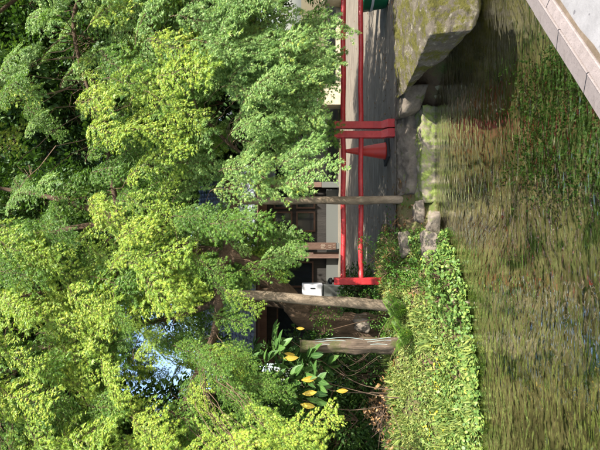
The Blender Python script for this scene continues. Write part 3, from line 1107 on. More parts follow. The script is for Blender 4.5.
# first character: a bar radical at the left, a roof and a tree form at the right
glyph(-0.72, 0.55, 0.16, [(-.45, .5, -.45, -.5), (-.45, .5, -.2, .4), (-.2, .4, -.32, .1), (-.32, .1, -.18, -.1), (.15, .55, -.12, .2), (.15, .55, .5, .2), (-.02, .18, .35, .18), (-.08, 0, .45, 0), (.16, .15, .16, -.5), (.05, -.12, -.08, -.35), (.28, -.12, .42, -.35)])
glyph(-0.72, 0.33, 0.12, [(-.4, .4, -.4, -.4), (-.1, .25, .4, .25), (.15, .5, .15, -.4), (.15, -.4, -.1, -.25)])
glyph(-0.72, 0.18, 0.12, [(-.4, .35, -.35, -.35), (-.35, -.35, -.2, -.2), (.3, .35, .42, -.1)])
# roof: boarded slope with tile rows
bm = bmesh.new()
ra_, rb2 = Vector((0, BY - 0.9, 2.78)), Vector((0, BY + 2.6, 5.35))
sl = (rb2 - ra_)
nr, nc = 17, 44
XR0, XR1 = X0 - 0.5, X1 + 0.5
nrm = Vector((0, -sl.z, sl.y)).normalized()
for r_ in range(nr):
    for c_ in range(nc):
        w = (XR1 - XR0) / nc
        xa = XR0 + c_ * w
        base = ra_ + sl * (r_ / nr)
        tp = ra_ + sl * ((r_ + 1.12) / nr)
        pro = []
        for u, hgt in ((0.0, 0.03), (0.2, 0.065), (0.45, 0.045), (0.75, 0.02), (0.97, 0.03)):
            pro.append((xa + u * w, hgt))
        A = [bm.verts.new(Vector((x, base.y, base.z)) + nrm * (hh + 0.028) - bld.location) for x, hh in pro]
        B = [bm.verts.new(Vector((x, tp.y, tp.z)) + nrm * hh - bld.location) for x, hh in pro]
        C_ = [bm.verts.new(Vector((x, base.y, base.z)) + nrm * 0.0 - bld.location) for x, hh in pro]
        for i in range(4):
            bm.faces.new((A[i], A[i + 1], B[i + 1], B[i]))
            bm.faces.new((C_[i], C_[i + 1], A[i + 1], A[i]))
rt_ = obj('roof_tiles', bm, M['tile'], bld)
rt_['kind'] = 'stuff'
bm = bmesh.new()
for (yA, zA, yB, zB) in ((BY - 0.9, 2.72, BY + 2.6, 5.29), (BY + 2.6, 5.29, BY + 5.6, 2.9)):
    a, b = Vector(((XR0 + XR1) / 2, yA, zA)) - bld.location, Vector(((XR0 + XR1) / 2, yB, zB)) - bld.location
    ang = math.atan2(b.z - a.z, b.y - a.y)
    box(bm, (a + b) / 2 + Vector((0, 0, -0.03)), (XR1 - XR0 - 0.02, (b - a).length, 0.06), Matrix.Rotation(ang, 3, 'X'))
obj('roof', bm, M['dark_wood'], bld)
for x in (X0 + 0.1, X1 - 0.1):
    bm = bmesh.new()
    vs = [bm.verts.new(Vector((x + e, yy, zz)) - bld.location) for e in (0, 0.1) for yy, zz in ((BY + 0.1, 2.75), (BY + 5.0, 2.75), (BY + 2.6, 5.2))]
    bm.faces.new(vs[:3]); bm.faces.new(list(reversed(vs[3:])))
    for i in range(3):
        bm.faces.new((vs[i], vs[i + 3], vs[3 + (i + 1) % 3], vs[(i + 1) % 3]))
    bmesh.ops.recalc_face_normals(bm, faces=bm.faces)
    obj('gable', bm, M['dark_wood'], bld)

# second building seen right of the corner post: pale wall with a white-framed window
b2 = empty('white_house', (4.0, 22.6, 0))
tag(b2, 'pale house wall with a dark white-framed window right of the shop corner post', 'building')
def b2part(name, c, s, mat, parent=None):
    bm = bmesh.new()
    box(bm, Vector(c) - Vector(b2.location), s)
    return obj(name, bm, mat, parent or b2)
b2part('wall', (4.0, 24.6, 1.9), (5.0, 4.0, 3.8), M['plaster'])
for xw in (2.45, 4.6):
    bm = bmesh.new()
    w, h = 0.8, 0.9
    for dx, dz, sx, sz in ((0, h / 2, w + 0.16, 0.1), (0, -h / 2, w + 0.16, 0.1), (-w / 2 - 0.04, 0, 0.1, h - 0.1), (w / 2 + 0.04, 0, 0.1, h - 0.1)):
        box(bm, Vector((xw + dx, 22.57, 2.15 + dz)) - b2.location, (sx, 0.08, sz))
    f = obj('window', bm, M['white_paint'], b2)
    bm = bmesh.new()
    box(bm, Vector((xw, 22.585, 2.15)) - b2.location, (w - 0.03, 0.02, h - 0.1))
    obj('pane', bm, M['glass'], f)
bm = bmesh.new()
vs = [bm.verts.new(Vector(p) - b2.location) for p in ((1.2, 22.1, 3.75), (6.8, 22.1, 3.75), (6.8, 24.6, 5.3), (1.2, 24.6, 5.3), (6.8, 27.1, 3.75), (1.2, 27.1, 3.75))]
bm.faces.new((vs[0], vs[1], vs[2], vs[3])); bm.faces.new((vs[3], vs[2], vs[4], vs[5])); bm.faces.new((vs[0], vs[3], vs[5])); bm.faces.new((vs[1], vs[4], vs[2])); bm.faces.new((vs[1], vs[0], vs[5], vs[4]))
bmesh.ops.recalc_face_normals(bm, faces=bm.faces)
obj('roof', bm, M['tile'], b2)

# cream gate pillar, low kerb and second block across the path
gp = empty('gate_pillar', U(353, 340, 15.3) * 1.0)
gp.location.z = 0.0
tag(gp, 'squat cream pillar with a brown cap course across the path', 'pillar')
def simple(parent, name, c, s, mat, bevel=0.01):
    bm = bmesh.new()
    box(bm, c, s, None, bevel)
    return obj(name, bm, mat, parent)
simple(gp, 'body', (0, 0, 0.31), (0.66, 0.6, 0.62), M['cream_stone'])
simple(gp, 'cap_course', (0.0, 0, 0.695), (0.62, 0.56, 0.15), M['brick_cap'])
simple(gp, 'cap_block', (-0.14, 0, 0.885), (0.36, 0.36, 0.23), M['white_paint'])
bm = bmesh.new()
box(bm, (5.4, 0.0, 0.085), (10.0, 0.16, 0.17), None, 0.012)
lk = obj('low_kerb', bm, M['cream_stone'], None, loc=(4.9 - 0.3 - 0.13, 15.25, 0.0))
tag(lk, 'low cream kerb along the far side of the path, right of the pillar', 'kerb')
lk.location.x = -0.0 + 4.45 - 0.25
bm = rock_bm([(-.5, -.3, 0), (.5, -.3, 0), (.5, .3, 0), (-.5, .3, 0), (-.42, -.28, .62), (.5, -.28, .8), (.5, .28, .8), (-.42, .28, .62), (-.5, 0, .4)], 3, 0.03, 3, 4)
o = obj('garden_stone', bm, M['cream_stone'], None, True)
o.location = (7.55, 14.75, 0)
tag(o, 'pale rounded stone block before the low cream kerb at the right picture edge', 'stone')

# ------------------------------------------------------------------ red railing
RY = 6.57
def px(v): return v / FOC * RY
def railing(xa, xb, label, parent_name='red_railing'):
    t = empty(parent_name, (xa, RY, 0))
    tag(t, label, 'railing', 'red barrier railings beside the path')
    Lr = xb - xa
    for z in (0.735, 0.485):
        bm = bmesh.new()
        P = [Vector((0.02 + (Lr - 0.04) * i / 12, 0, z + 0.004 * math.sin(i * 1.1 + z * 9))) for i in range(13)]
        tube(bm, P, 0.036, 14)
        obj('rail', bm, M['red_paint'], t)
    for x in (0.0, Lr):
        bm = bmesh.new()
        # flat post, its lower quarter set back in a kicked-out foot sleeve
        box(bm, (x, 0, 0.505), (0.098, 0.10, 0.73), None, 0.008)
        vs0 = [bm.verts.new((x + a * 0.049, b * 0.05, 0.20)) for a, b in ((-1, -1), (1, -1), (1, 1), (-1, 1))]
        vs1 = [bm.verts.new((x + a * 0.058 + 0.022, b * 0.06, 0.11)) for a, b in ((-1, -1), (1, -1), (1, 1), (-1, 1))]
        vs2 = [bm.verts.new((x + a * 0.058 + 0.022, b * 0.06, -0.02)) for a, b in ((-1, -1), (1, -1), (1, 1), (-1, 1))]
        for A, B in ((vs0, vs1), (vs1, vs2)):
            for i in range(4):
                bm.faces.new((A[i], B[i], B[(i + 1) % 4], A[(i + 1) % 4]))
        bm.faces.new(list(reversed(vs2)))
        bm.faces.new(vs0)
        bmesh.ops.recalc_face_normals(bm, faces=bm.faces)
        p = obj('post', bm, M['red_paint'], t)
        bm = bmesh.new()
        lathe(bm, [(0.02, 0.868), (0.02, 0.885), (0.045, 0.895), (0.05, 0.915), (0.04, 0.94), (0.012, 0.955)], (x, 0, 0), 14)
        obj('knob', bm, M['black_plastic'], p)
    return t
railing(px(169 - 225), px(315.3 - 225), 'red pipe railing at the left, its left end in full sun among shrubs')
railing(px(324.7 - 225), px(474 - 225), 'red pipe railing at the right, running out of view before the green tub')

# traffic cone behind the railing
cp = U(299, 390, 7.05)
cone = empty('traffic_cone', (cp.x, cp.y, 0.0), R(18))
tag(cone, 'red-orange traffic cone on a black base behind the railing', 'traffic cone')
bm = bmesh.new()
lathe(bm, [(0.135, 0.05), (0.128, 0.07), (0.03, 0.63), (0.026, 0.66), (0.018, 0.665)], (0, 0, 0), 24)
obj('body', bm, M['cone_orange'], cone)
bm = bmesh.new()
box(bm, (0, 0, 0.034), (0.36, 0.36, 0.034), None, 0.008)
for a in (-1, 1):
    for b_ in (-1, 1):
        box(bm, (a * 0.14, b_ * 0.14, 0.009), (0.07, 0.07, 0.018))
obj('base', bm, M['rubber'], cone)

# green tub at the right edge of the view
gt = empty('green_tub', (U(461, 388, 7.1).x, 7.1, 0.012))
tag(gt, 'round dark green plastic tub with a pale band standing on the path', 'tub')
bm = bmesh.new()
lathe(bm, [(0.24, 0.0), (0.27, 0.012), (0.33, 0.36), (0.35, 0.365), (0.35, 0.39), (0.32, 0.392), (0.31, 0.36), (0.25, 0.05)], (0, 0, 0), 32)
obj('body', bm, M['green_plastic'], gt)
bm = bmesh.new()
def ring(bm, r0, z0, r1, z1, seg=32):
    A = [bm.verts.new((math.cos(2 * math.pi * k / seg) * r0, math.sin(2 * math.pi * k / seg) * r0, z0)) for k in range(seg)]
    B = [bm.verts.new((math.cos(2 * math.pi * k / seg) * r1, math.sin(2 * math.pi * k / seg) * r1, z1)) for k in range(seg)]
    for k in range(seg):
        bm.faces.new((A[k], A[(k + 1) % seg], B[(k + 1) % seg], B[k])).smooth = True
ring(bm, 0.314, 0.22, 0.3195, 0.26)
obj('band', bm, M['white_paint'], gt)

# white metal cabinet glimpsed behind the maple trunk
wc = empty('metal_cabinet', (U(158, 330, 9.4).x, 9.4, 0.0))
tag(wc, 'small white metal cabinet on a grey stand behind the maple trunk, partly hidden', 'cabinet')
simple(wc, 'body', (0, 0, 1.1), (0.34, 0.3, 0.42), M['white_paint'], 0.015)
simple(wc, 'stand', (0, 0, 0.44), (0.30, 0.26, 0.88), M['grey_panel'], 0.01)
simple(wc, 'door', (0, -0.158, 1.1), (0.30, 0.016, 0.37), M['white_paint'], 0.006)
simple(wc, 'handle', (0.1, -0.172, 1.1), (0.018, 0.016, 0.09), M['black_plastic'], 0.003)

# ------------------------------------------------------------------ poles propping the maple, old log post
def prop_pole(p0, p1, r0, r1, label, seed):
    t = empty('support_pole', p0)
    tag(t, label, 'pole', 'poles propping the maple')
    bm = bmesh.new()
    n = 16
    P = [p0.lerp(p1, i / (n - 1)) - p0 + Vector((0.004 * math.sin(i * 0.9 + seed), 0, 0)) for i in range(n)]
    P[0].z -= 0.2
    tube(bm, P, lerp_list(r0, r1, n), 14, True, 0, 0.16, seed)
    obj('shaft', bm, M['pole_wood'], t)
    bm = bmesh.new()
    top = p1 - p0
    tube(bm, [top + Vector((-0.085, -0.02, 0.0)), top + Vector((0.085, 0.02, 0.005))], 0.032, 10, True, 0, 0.2, seed)
    obj('crosspiece', bm, M['pole_wood'], t)
prop_pole(U(250, 397, 6.42), U(249, 236, 6.25), 0.058, 0.048, 'upright wooden pole crossing in front of the railing, propping a maple limb', 1.0)
prop_pole(U(143, 404, 5.85), U(157, 224, 5.6), 0.072, 0.055, 'slightly leaning wooden pole on the left bank, propping a maple limb', 4.0)

lp = U(105, 398, 5.75)
lg = empty('log_post', lp)
tag(lg, 'thick weathered log post with wires on it beside the leaning pole', 'post')
bm = bmesh.new()
top = U(104, 300, 5.72) - lp
P = [Vector((0, 0, -0.35)).lerp(top, i / 14) for i in range(15)]
tube(bm, P, [0.095 - 0.012 * i / 14 + 0.008 * math.sin(i * 1.9) for i in range(15)], 22, True, 0, 0.42, 7)
obj('trunk', bm, M['log_wood'], lg)
for k in range(3):
    bm = bmesh.new()
    an = R(-75 + 26 * k)
    P = [Vector((math.cos(an) * (0.1 + 0.006 * math.sin(i + k)) + 0.012 * math.sin(i * 0.8 + k), math.sin(an) * 0.104, 0.1 + i * 0.085)) for i in range(12)]
    tube(bm, P, 0.0024, 5)
    obj('wire', bm, M['wire'], lg)

# ------------------------------------------------------------------ stones of the bank
def stone(pts, mat, label, cuts=4, amp=0.03, freq=4, seed=0.0, loc=(0, 0, 0), rz=0.0, name='bank_stone', detail=0.35, sm=0.05):
    bm = rock_bm([Vector(p) for p in pts], cuts, amp, freq, seed, detail, sm)
    o = obj(name, bm, mat, None, True)
    o.location = loc
    o.rotation_euler = (0, 0, rz)
    tag(o, label, 'stone')
    return o
# the big mossy boulder on the right
stone([(1.79, 4.35, 0.13), (2.2, 4.33, 0.17), (3.2, 4.28, 0.16), (3.2, 6.3, 0.10), (1.66, 6.15, 0.08), (1.60, 5.7, 0.08), (1.70, 4.9, 0.11),
       (1.82, 4.34, -0.27), (2.0, 4.36, -0.34), (3.2, 4.32, -0.36), (2.3, 4.75, -0.6), (3.2, 4.75, -0.6), (3.2, 6.3, -0.6), (2.6, 6.1, -0.6), (2.5, 4.9, -0.6), (1.90, 5.6, -0.12), (2.5, 5.7, -0.5)],
      M['stone_mossy'], 'big flat-topped boulder with yellow moss overhanging the pond at the right', 7, 0.036, 3.0, 3.1, detail=0.6, name='boulder', sm=0.02)
stone([(1.42, 5.85, 0.03), (1.75, 5.75, 0.05), (1.8, 6.45, 0.04), (1.45, 6.5, 0.03), (1.5, 5.95, -0.2), (1.8, 5.8, -0.3), (1.85, 6.4, -0.3), (1.5, 6.45, -0.3)],
      M['stone_grey'], 'dark angular stone tucked against the left flank of the big boulder', 4, 0.03, 4, 1.3)
stone([(0.28, 6.0, -0.245), (0.7, 5.96, -0.22), (1.1, 5.99, -0.24), (1.56, 5.95, -0.225), (1.56, 6.28, -0.19), (0.28, 6.28, -0.2), (0.30, 6.0, -0.62), (1.55, 6.0, -0.62), (1.55, 6.25, -0.6), (0.3, 6.25, -0.6)],
      M['stone_ledge'], 'long low ledge stone with pale moss at the waterline under the railing', 6, 0.03, 5, 2.2, detail=0.8, sm=0.03)
stone([(0.42, 6.2, -0.12), (1.5, 6.18, -0.1), (1.52, 6.5, 0.02), (0.38, 6.5, 0.02), (0.4, 6.2, -0.4), (1.5, 6.2, -0.4), (1.5, 6.5, -0.4), (0.4, 6.5, -0.4)],
      M['stone_grey'], 'flat brownish stone between the ledge stone and the railing feet', 6, 0.03, 4, 6.2, detail=0.8, sm=0.03)
r3 = random.Random(3)
def blob(X, Y, d, w, h, dp, mat, label, seed, rz=0.0, amp=0.12):
    c = U(X, Y, d)
    pts = []
    q = random.Random(seed)
    for _ in range(18):
        v = Vector((q.uniform(-1, 1), q.uniform(-1, 1), q.uniform(-1, 1)))
        v.normalize()
        v = Vector((math.copysign(abs(v.x) ** 0.6, v.x), math.copysign(abs(v.y) ** 0.6, v.y), math.copysign(abs(v.z) ** 0.6, v.z)))
        pts.append((v.x * w / 2, v.y * dp / 2, v.z * h / 2))
    return stone(pts, mat, label, 4, amp * min(w, h, dp), 3.0 / max(w, 0.1), seed * 1.31, c, rz)
blob(152, 451, 5.15, 0.30, 0.15, 0.32, M['stone_tan'], 'flat tan stone on the left bank among yellow-green creepers', 11)
blob(140, 466, 4.92, 0.28, 0.10, 0.26, M['stone_grey'], 'grey waterline stone just below the flat tan stone', 12)
blob(204, 429, 5.65, 0.42, 0.2, 0.4, M['stone_grey'], 'rounded grey stone above the creepers, left of the dark hollow', 13)
blob(226, 432, 5.72, 0.34, 0.2, 0.36, M['stone_grey'], 'brownish stone at the left lip of the dark hollow by the ledge', 14)
blob(180, 449, 5.3, 0.26, 0.14, 0.3, M['stone_tan'], 'small tan stone half under creepers at the waterline', 15)
blob(238, 418, 6.1, 0.34, 0.16, 0.4, M['stone_grey'], 'low stone bridging the top of the dark hollow by the ledge', 16)
blob(127, 362, 6.1, 0.26, 0.26, 0.26, M['stone_grey'], 'upright grey stone dappled with light between log post and leaning pole', 19)
blob(205, 405, 6.1, 0.4, 0.2, 0.3, M['stone_grey'], 'flat grey stone under the left foot of the railing', 20)

# ------------------------------------------------------------------ plants of the bank
def on_ground(x, y):
    return Vector((x, y, height(x, y)))

# ground cover: small leaves nobody could count
def cover(name, mat, n, sel, size, outline, lift, label, seed, up=0.6):
    q = random.Random(seed)
    V, F, MI = [], [], []
    k = t = 0
    while k < n and t < n * 12:
        t += 1
        x, y = q.uniform(-4.6, 0.6), q.uniform(4.1, 7.4)
        w = sel(x, y)
        if q.random() > w:
            continue
        p = on_ground(x, y)
        p.z = max(p.z, WATER_Z + 0.005) + q.uniform(0, lift) * (1 + 1.6 * max(0, noise.noise(Vector((x * 4.5, y * 4.5, 81)))))
        d = Vector((q.uniform(-1, 1), q.uniform(-1.0, 0.6), q.uniform(-0.2, up)))
        nn = Vector((q.uniform(-.7, .7), q.uniform(-.9, .3), 0.9))
        add_leaf(V, F, MI, p, d, nn, size * q.uniform(0.6, 1.4), outline, 0, q.uniform(0, 0.1))
        k += 1
    me = mesh_from(name, V, F, MI, [mat])
    o = bpy.data.objects.new(name, me)
    COL.objects.link(o)
    return tag(o, label, 'ground cover', None, 'stuff')

def s_of(x, y): return y - shore(x)
def sel_grass(x, y):
    s = s_of(x, y)
    if s < 0.0 or x > -0.25: return 0
    if noise.noise(Vector((x * 3.4, y * 3.4, 61))) < -0.22: return 0.15
    return (1.0 if 0.45 < s < 1.5 else 0.35 if s < 0.45 else 0.12 if s < 2.2 else 0) * (1 if x < -0.6 else 0.4)
def sel_round(x, y):
    s = s_of(x, y)
    if s < -0.05 - 0.16 * max(0, noise.noise(Vector((x * 4, 0, 71)))) or s > 1.0 or x > -0.05: return 0
    return (1.0 if s < 0.62 else 0.35) * (0.35 + 0.65 * (noise.noise(Vector((x * 3, y * 3, 7))) > -0.15))
cover('grass', M['cover_leaf'], 34000, sel_grass, 0.046, BLADE, 0.03, 'short yellow-green grass on the sunlit left bank', 21, 1.0)
cover('creeper', M['cover_leaf_round'], 15000, sel_round, 0.029, ROUND, 0.05, 'round-leaved creeper spilling over the left bank to the water', 22)
def sel_tuft(x, y):
    s = s_of(x, y)
    return 1.0 if (-0.03 < s < 1.7 and x < -0.3 and noise.noise(Vector((x * 3.1, y * 3.1, 91))) > 0.22) else 0.02 if 0 < s < 1.6 and x < -0.3 else 0
cover('grass_tufts', M['cover_leaf'], 3600, sel_tuft, 0.11, NBLADE, 0.02, 'taller tufts of yellow-green grass standing out of the left bank', 27, 3.0)
def sel_flower(x, y):
    s = s_of(x, y)
    return 1.0 if (0.5 < s < 0.72 + 0.1 * math.sin(x * 5) and x < -1.35 and noise.noise(Vector((x * 4, y * 4, 2))) > -0.05) else (0.04 if 0.1 < s < 1.0 and x < -0.4 else 0)
cover('yellow_flowers', M['yellow_petal'], 800, sel_flower, 0.024, ROUND, 0.07, 'small yellow flowers in a drift across the left bank', 23)
def sel_litter(x, y):
    s = s_of(x, y)
    return 0.6 if (s > 1.2 and x < 0.3 and y < 7.2) or (x > -0.9 and s > 0.15 and y < 6.7) else 0
cover('leaf_litter', M['dead_leaf'], 2200, sel_litter, 0.05, OVAL, 0.012, 'brown fallen leaves on the bare soil under the maple', 24)
def sel_weed(x, y):
    s = s_of(x, y)
    return (0.7 if noise.noise(Vector((x * 2.5, y * 2.5, 17))) > 0.2 else 0.03) if (x > -0.95 and x < 0.35 and 0.2 < s and y < 6.9) or (x <= -0.9 and 1.3 < s < 2.6) else 0
def sel_path(x, y):
    return 1.0 if y > 6.45 and noise.noise(Vector((x * 1.5, y * 1.5, 33))) > -0.1 else 0
ql = random.Random(50)
V, F, MI = [], [], []
for k in range(420):
    p = Vector((ql.uniform(-0.8, 7), 6.45 + abs(ql.gauss(0, 2.2)), 0.016))
    add_leaf(V, F, MI, p, Vector((ql.uniform(-1, 1), ql.uniform(-1, 1), 0.05)), Vector((0, 0, 1)) + rv(.25), ql.uniform(0.025, 0.06), OVAL, 0, 0.12)
o = bpy.data.objects.new('fallen_leaves', mesh_from('fallen_leaves', V, F, MI, [M['dead_leaf']]))
COL.objects.link(o)
tag(o, 'dry fallen leaves scattered over the grey path', 'fallen leaves', None, 'stuff')
cover('weeds', M['shrub_leaf'], 2300, sel_weed, 0.045, OVAL, 0.10, 'low green weeds on the shaded soil before the railing', 25, 1.0)

# submerged weed in front of the ledge
def weed_bed():
    q = random.Random(31)
    V, F, MI = [], [], []
    for c in range(640):
        x, y = q.uniform(-0.2, 2.6), q.uniform(2.2, 4.6)
        if kerb_dist(x, y) < 0.12 or noise.noise(Vector((x * 1.3, y * 1.3, 40))) < -0.1 + q.gauss(0, 0.16) + 0.5 * smooth(0.5, -0.2, x):
            continue
        zb = height(x, y)
        hgt = q.uniform(0.12, 0.36)
        for k in range(30):
            u = q.random()
            p = Vector((x + q.gauss(0, 0.05), y + q.gauss(0, 0.05), zb + hgt * u))
            if p.z > WATER_Z - 0.07:
                continue
            add_leaf(V, F, MI, p, rv(1) + Vector((0, 0, 0.4)), Vector((0, 0, 1)) + rv(0.6), q.uniform(0.016, 0.042), OVAL, 0, 0.05)
    o = bpy.data.objects.new('water_weed', mesh_from('water_weed', V, F, MI, [M['weed_leaf']]))
    COL.objects.link(o)
    tag(o, 'green weed growing under water between the ledge and the kerb', 'water weed', None, 'stuff')
weed_bed()

SC = [clump_mesh('shrub_clump', M['shrub_leaf'], 200, 0.24, 0.042, OVAL, 0.9) for _ in range(2)]
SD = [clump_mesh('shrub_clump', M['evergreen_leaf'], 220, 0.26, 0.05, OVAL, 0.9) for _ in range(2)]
def shrub(base, blobs, meshes, label, seed, name='shrub'):
    q = random.Random(seed)
    t = empty(name, base)
    tag(t, label, 'shrub')
    V, F, MI = [], [], []
    for p, s in blobs:
        pl = p - t.location
        o = bpy.data.objects.new('leaf_clump', q.choice(meshes))
        o['kind'] = 'stuff'
        COL.objects.link(o)
        o.parent = t
        o.location = pl
        o.rotation_euler = (q.uniform(-.5, .5), q.uniform(-.5, .5), q.uniform(0, 6.3))
        o.scale = (s, s, s)
        mid = pl * 0.5 + Vector((q.uniform(-.05, .05), q.uniform(-.05, .05), 0.05))
        stick(V, F, MI, Vector((0, 0, -0.05)), mid, 0.009, 0.006, 0)
        stick(V, F, MI, mid, pl, 0.006, 0.003, 0)
    o = bpy.data.objects.new('stems', mesh_from('stems', V, F, MI, [M['twig']]))
    COL.objects.link(o)
    o.parent = t
    o['kind'] = 'stuff'
    return t
shrub(on_ground(-0.55, 6.0), [(U(178, 384, 6.0), 0.6), (U(192, 372, 6.05), 0.55), (U(205, 366, 6.1), 0.5), (U(170, 398, 5.9), 0.6), (U(196, 392, 6.0), 0.6), (U(210, 385, 6.1), 0.45), (U(182, 408, 5.8), 0.5)], SC,
      'leafy green shrub growing before the left post of the red railing', 1)
shrub(on_ground(-0.45, 5.55), [(U(176, 424, 5.5), 0.45), (U(190, 434, 5.45), 0.4), (U(165, 416, 5.5), 0.45)], SC,
      'low bright shrub at the foot of the bank, under the railing shrub', 2)
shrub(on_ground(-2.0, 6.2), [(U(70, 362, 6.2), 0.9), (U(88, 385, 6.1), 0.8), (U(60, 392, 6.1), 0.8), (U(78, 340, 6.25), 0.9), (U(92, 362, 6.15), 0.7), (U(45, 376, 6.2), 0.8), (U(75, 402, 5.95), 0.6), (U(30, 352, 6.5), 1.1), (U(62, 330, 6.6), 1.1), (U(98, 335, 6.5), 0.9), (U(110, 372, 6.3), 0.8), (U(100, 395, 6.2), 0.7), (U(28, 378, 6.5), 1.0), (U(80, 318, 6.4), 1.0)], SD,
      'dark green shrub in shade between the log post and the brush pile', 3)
shrub(on_ground(-1.15, 5.95), [(U(140, 334, 5.95), 0.55), (U(118, 322, 5.9), 0.6), (U(134, 318, 5.95), 0.5), (U(150, 345, 5.95), 0.5), (U(132, 378, 5.9), 0.55), (U(120, 388, 5.85), 0.5), (U(152, 368, 5.95), 0.5), (U(146, 392, 5.8), 0.5)], SC,
      'green shrub at the foot of the leaning maple trunk', 4)
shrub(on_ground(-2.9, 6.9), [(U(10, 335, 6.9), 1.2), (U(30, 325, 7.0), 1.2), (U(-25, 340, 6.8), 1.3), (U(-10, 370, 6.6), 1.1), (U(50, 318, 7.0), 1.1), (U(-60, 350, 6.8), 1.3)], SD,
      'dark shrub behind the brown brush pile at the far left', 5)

SV = [clump_mesh('creeper_clump', M['cover_leaf_round'], 150, 0.15, 0.038, ROUND, 0.6) for _ in range(2)]
shrub(on_ground(-0.55, 5.2), [(U(X, Y, d), q9_) for X, Y, d, q9_ in ((172, 436, 5.2, 1.0), (186, 442, 5.3, 1.0), (166, 446, 5.05, 0.9), (196, 446, 5.35, 0.9), (178, 452, 5.12, 0.8), (208, 442, 5.5, 0.8), (150, 438, 5.1, 1.0), (138, 448, 4.95, 1.0), (215, 450, 5.5, 0.6), (160, 458, 4.95, 0.7), (128, 458, 4.85, 0.9), (190, 430, 5.35, 0.8))], SV,
      'bright round-leaved creeping plant tumbling over the tan stones to the water', 12, 'creeping_plant')
SH = [clump_mesh('hedge_clump', M['evergreen_leaf'], 420, 0.42, 0.065, OVAL, 0.95) for _ in range(2)]  # hedge added as dark backing so the hollow reads as shade
q9 = random.Random(77)
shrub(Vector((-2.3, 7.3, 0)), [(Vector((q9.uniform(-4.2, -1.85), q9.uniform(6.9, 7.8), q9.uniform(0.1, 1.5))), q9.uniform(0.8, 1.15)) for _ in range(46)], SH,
      'dense dark hedge added to darken the hollow behind the log post', 9, 'hedge')
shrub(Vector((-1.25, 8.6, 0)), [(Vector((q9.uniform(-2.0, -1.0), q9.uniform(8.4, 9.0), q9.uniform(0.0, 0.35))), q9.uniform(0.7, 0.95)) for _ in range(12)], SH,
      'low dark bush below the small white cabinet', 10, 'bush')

# ferns beside the leaning pole
def fern(base, n, ln, label, seed):
    q = random.Random(seed)
    t = empty('fern', base)
    tag(t, label, 'fern', 'ferns on the left bank')
    for k in range(n):
        a = math.pi * (1.05 + 0.9 * k / n) + q.uniform(-.3, .3)
        V, F, MI = [], [], []
        d = Vector((math.cos(a), math.sin(a), 0))
        l_ = ln * q.uniform(0.75, 1.15)
        prev = Vector((0, 0, 0))
        for i in range(1, 19):
            u = i / 18
            p = d * l_ * u * (0.55 + 0.25 * u) + Vector((0, 0, l_ * (1.35 * u - 0.55 * u * u)))
            stick(V, F, MI, prev, p, 0.003, 0.002, 1)
            sd = Vector((-d.y, d.x, 0))
            w = 0.10 * math.sin(math.pi * min(1, u * 0.9 + 0.12)) * (ln / 0.4)
            for sg_ in (-1, 1):
                add_leaf(V, F, MI, p, sd * sg_ + d * 0.45 + Vector((0, 0, -0.15)), Vector((0, 0, 0.8)) + d * 0.6, w + 0.012, FBLADE, 0, 0.03)
            prev = p
        me = mesh_from('frond', V, F, MI, [M['fern_leaf'], M['twig']])
        o = bpy.data.objects.new('frond', me)
        COL.objects.link(o)
        o.parent = t
fern(on_ground(-1.05, 5.75), 11, 0.42, 'bright fern on the bank right beside the leaning pole', 1)
fern(on_ground(-1.32, 5.55), 10, 0.36, 'smaller fern at the foot of the log post', 2)
fern(on_ground(-0.72, 5.35), 9, 0.3, 'little fern on the bank edge right of the leaning pole', 3)

# broad-leaved plant with a few yellow leaves
BROAD = [(0.0, 1.0), (0.13, 0.8), (0.24, 0.5), (0.27, 0.2), (0.2, -0.08), (0.0, -0.33)]
BROAD = BROAD + [(-x, y) for x, y in reversed(BROAD[1:-1])]
def broad_mesh(mat, cup):
    V, F, MI = [], [], []
    # leaf along +x, two halves folded at the midrib, tip drooping
    segs = [(0.0, 0.0), (0.12, 0.07), (0.3, 0.15), (0.52, 0.19), (0.72, 0.16), (0.88, 0.085), (1.0, 0.0)]
    for x, w in segs:
        z = -0.28 * x * x
        V += [Vector((x, w, z + w * cup)), Vector((x, 0, z)), Vector((x, -w, z + w * cup))]
    for i in range(len(segs) - 1):
        a, b = i * 3, i * 3 + 3
        F += [(a, b, b + 1, a + 1), (a + 1, b + 1, b + 2, a + 2)]
        MI += [0, 0]
    V += [Vector((-0.2, 0.012, 0.03)), Vector((-0.2, -0.012, 0.03))]
    F.append((1, len(V) - 2, len(V) - 1)); MI.append(0)
    me = mesh_from('broad_leaf', V, F, MI, [mat])
    me.polygons.foreach_set('use_smooth', [True] * len(me.polygons))
    return me
BG = [broad_mesh(M['broad_leaf'], c) for c in (0.25, 0.4, 0.1)]
BYL = [broad_mesh(M['broad_leaf_yellow'], c) for c in (0.25, 0.15)]
lq_base = on_ground(U(52, 395, 5.6).x, 5.6)
lq = empty('broad_leaved_shrub', lq_base)
tag(lq, 'broad-leaved dark glossy shrub with a few yellow leaves above the brush pile', 'shrub')
q = random.Random(8)
stems = [[lq_base, U(54, 380, 5.6), U(65, 335, 5.55), U(74, 312, 5.5)],
         [lq_base + Vector((0.05, 0.1, 0)), U(66, 360, 5.8), U(90, 320, 5.8), U(110, 290, 5.7)],
         [lq_base + Vector((-0.1, 0.1, 0)), U(40, 350, 5.7), U(48, 310, 5.6), U(60, 270, 5.5)],
         [lq_base + Vector((0, 0.15, 0)), U(60, 330, 5.9), U(80, 290, 5.8), U(92, 258, 5.7)]]
for s_ in stems:
    P = bez(s_, 6)
    bm = bmesh.new()
    tube(bm, [p - lq_base for p in P], lerp_list(0.007, 0.0035, len(P)), 6)
    obj('stem', bm, M['dry_twig'], lq)
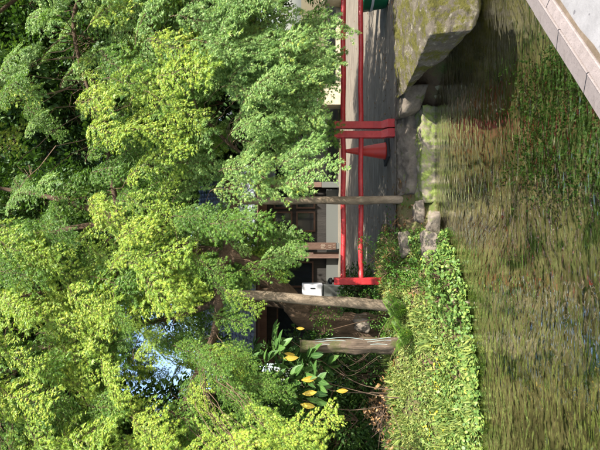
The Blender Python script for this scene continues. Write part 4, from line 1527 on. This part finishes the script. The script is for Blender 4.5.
nodes = [(x, y, q.uniform(5.35, 5.9)) for x, y in [(72, 292), (95, 285), (58, 285), (112, 275), (85, 268), (62, 262), (100, 255), (78, 302), (48, 270), (92, 310), (35, 285), (30, 305), (70, 316), (84, 326), (52, 250), (82, 248), (66, 276), (102, 278), (44, 296), (88, 296)]]
for X, Y, d in nodes:
    c = U(X, Y, d)
    for k in range(9):
        a = k * 2.4 + q.uniform(-.3, .3)
        out = Vector((math.cos(a), math.sin(a) * 0.7 - 0.35, -0.25 + q.uniform(-0.5, 0.45)))
        place_part('leaf', q.choice(BG), lq, c + rv(0.04) - lq_base, out, Vector((q.uniform(-.2, .2), -0.45, 1)), q.uniform(0.15, 0.24))
for X, Y, d, l_ in ((92, 283, 5.4, 0.18), (97, 284, 5.45, 0.13), (70, 301, 5.35, 0.19), (56, 302, 5.35, 0.17), (46, 300, 5.35, 0.18), (59, 336, 5.4, 0.14), (122, 296, 5.5, 0.10)):
    place_part('leaf', q.choice(BYL), lq, U(X, Y, d) - lq_base, Vector((q.uniform(-.25, .2), -0.15, -1)), Vector((q.uniform(-.3, .3), -1, 0.25)), l_)
for X, Y in ((58, 318), (48, 320), (66, 322), (52, 312)):
    place_part('leaf', q.choice(BG), lq, U(X, Y - 6, 5.4) - lq_base, Vector((q.uniform(-.3, .3), -0.2, -1)), Vector((q.uniform(-.3, .3), -1, 0.3)), q.uniform(0.17, 0.22))

# brush pile of dry sticks
V, F, MI = [], [], []
bpc = on_ground(U(38, 392, 5.85).x, 5.9)
for k in range(120):
    a = q.uniform(0, 6.28)
    r_ = abs(q.gauss(0, 0.22))
    p = Vector((math.cos(a) * r_ * 1.2, math.sin(a) * r_, q.uniform(0, 0.28) * math.exp(-r_ * r_ * 8) + 0.03))
    d = Vector((q.uniform(-1, 1), q.uniform(-.6, .6), q.uniform(-.5, .6))).normalized() * q.uniform(0.08, 0.26)
    mid = p + rv(0.03)
    r0 = q.uniform(0.0018, 0.005)
    stick(V, F, MI, p - d, mid, r0, r0, 0)
    stick(V, F, MI, mid, p + d, r0, r0 * 0.5, 0)
for k in range(260):
    a = q.uniform(0, 6.28)
    r_ = abs(q.gauss(0, 0.25))
    p = Vector((math.cos(a) * r_ * 1.3, math.sin(a) * r_, q.uniform(0, 0.36) * math.exp(-r_ * r_ * 8) + 0.02))
    add_leaf(V, F, MI, p, rv(1), Vector((0, -.5, 1)) + rv(.6), q.uniform(0.03, 0.07), OVAL, 1, 0.1)
me = mesh_from('brush_pile', V, F, MI, [M['dry_twig'], M['dead_leaf']])
o = bpy.data.objects.new('brush_pile', me)
COL.objects.link(o)
o.location = bpc
tag(o, 'heap of dry brown sticks and dead leaves on the left bank', 'brush pile', None, 'stuff')
# thin bare arching twigs beside the log
V, F, MI = [], [], []
for k in range(4):
    p0 = U(100 - k * 3, 380 + q.uniform(-15, 10), 5.7)
    P = bez([p0, p0 + Vector((-0.12 - 0.02 * k, -0.08, 0.22 + 0.04 * k)), p0 + Vector((0.08 - 0.05 * k, -0.12, 0.42 + 0.03 * k))], 6)
    for a, b_ in zip(P[:-1], P[1:]):
        stick(V, F, MI, a - lp, b_ - lp, 0.0024, 0.002, 0)
me = mesh_from('bare_twigs', V, F, MI, [M['dry_twig']])
o = bpy.data.objects.new('bare_twigs', me)
COL.objects.link(o)
o.location = lp
tag(o, 'thin bare arching twigs at the left side of the log post', 'twigs', None, 'stuff')
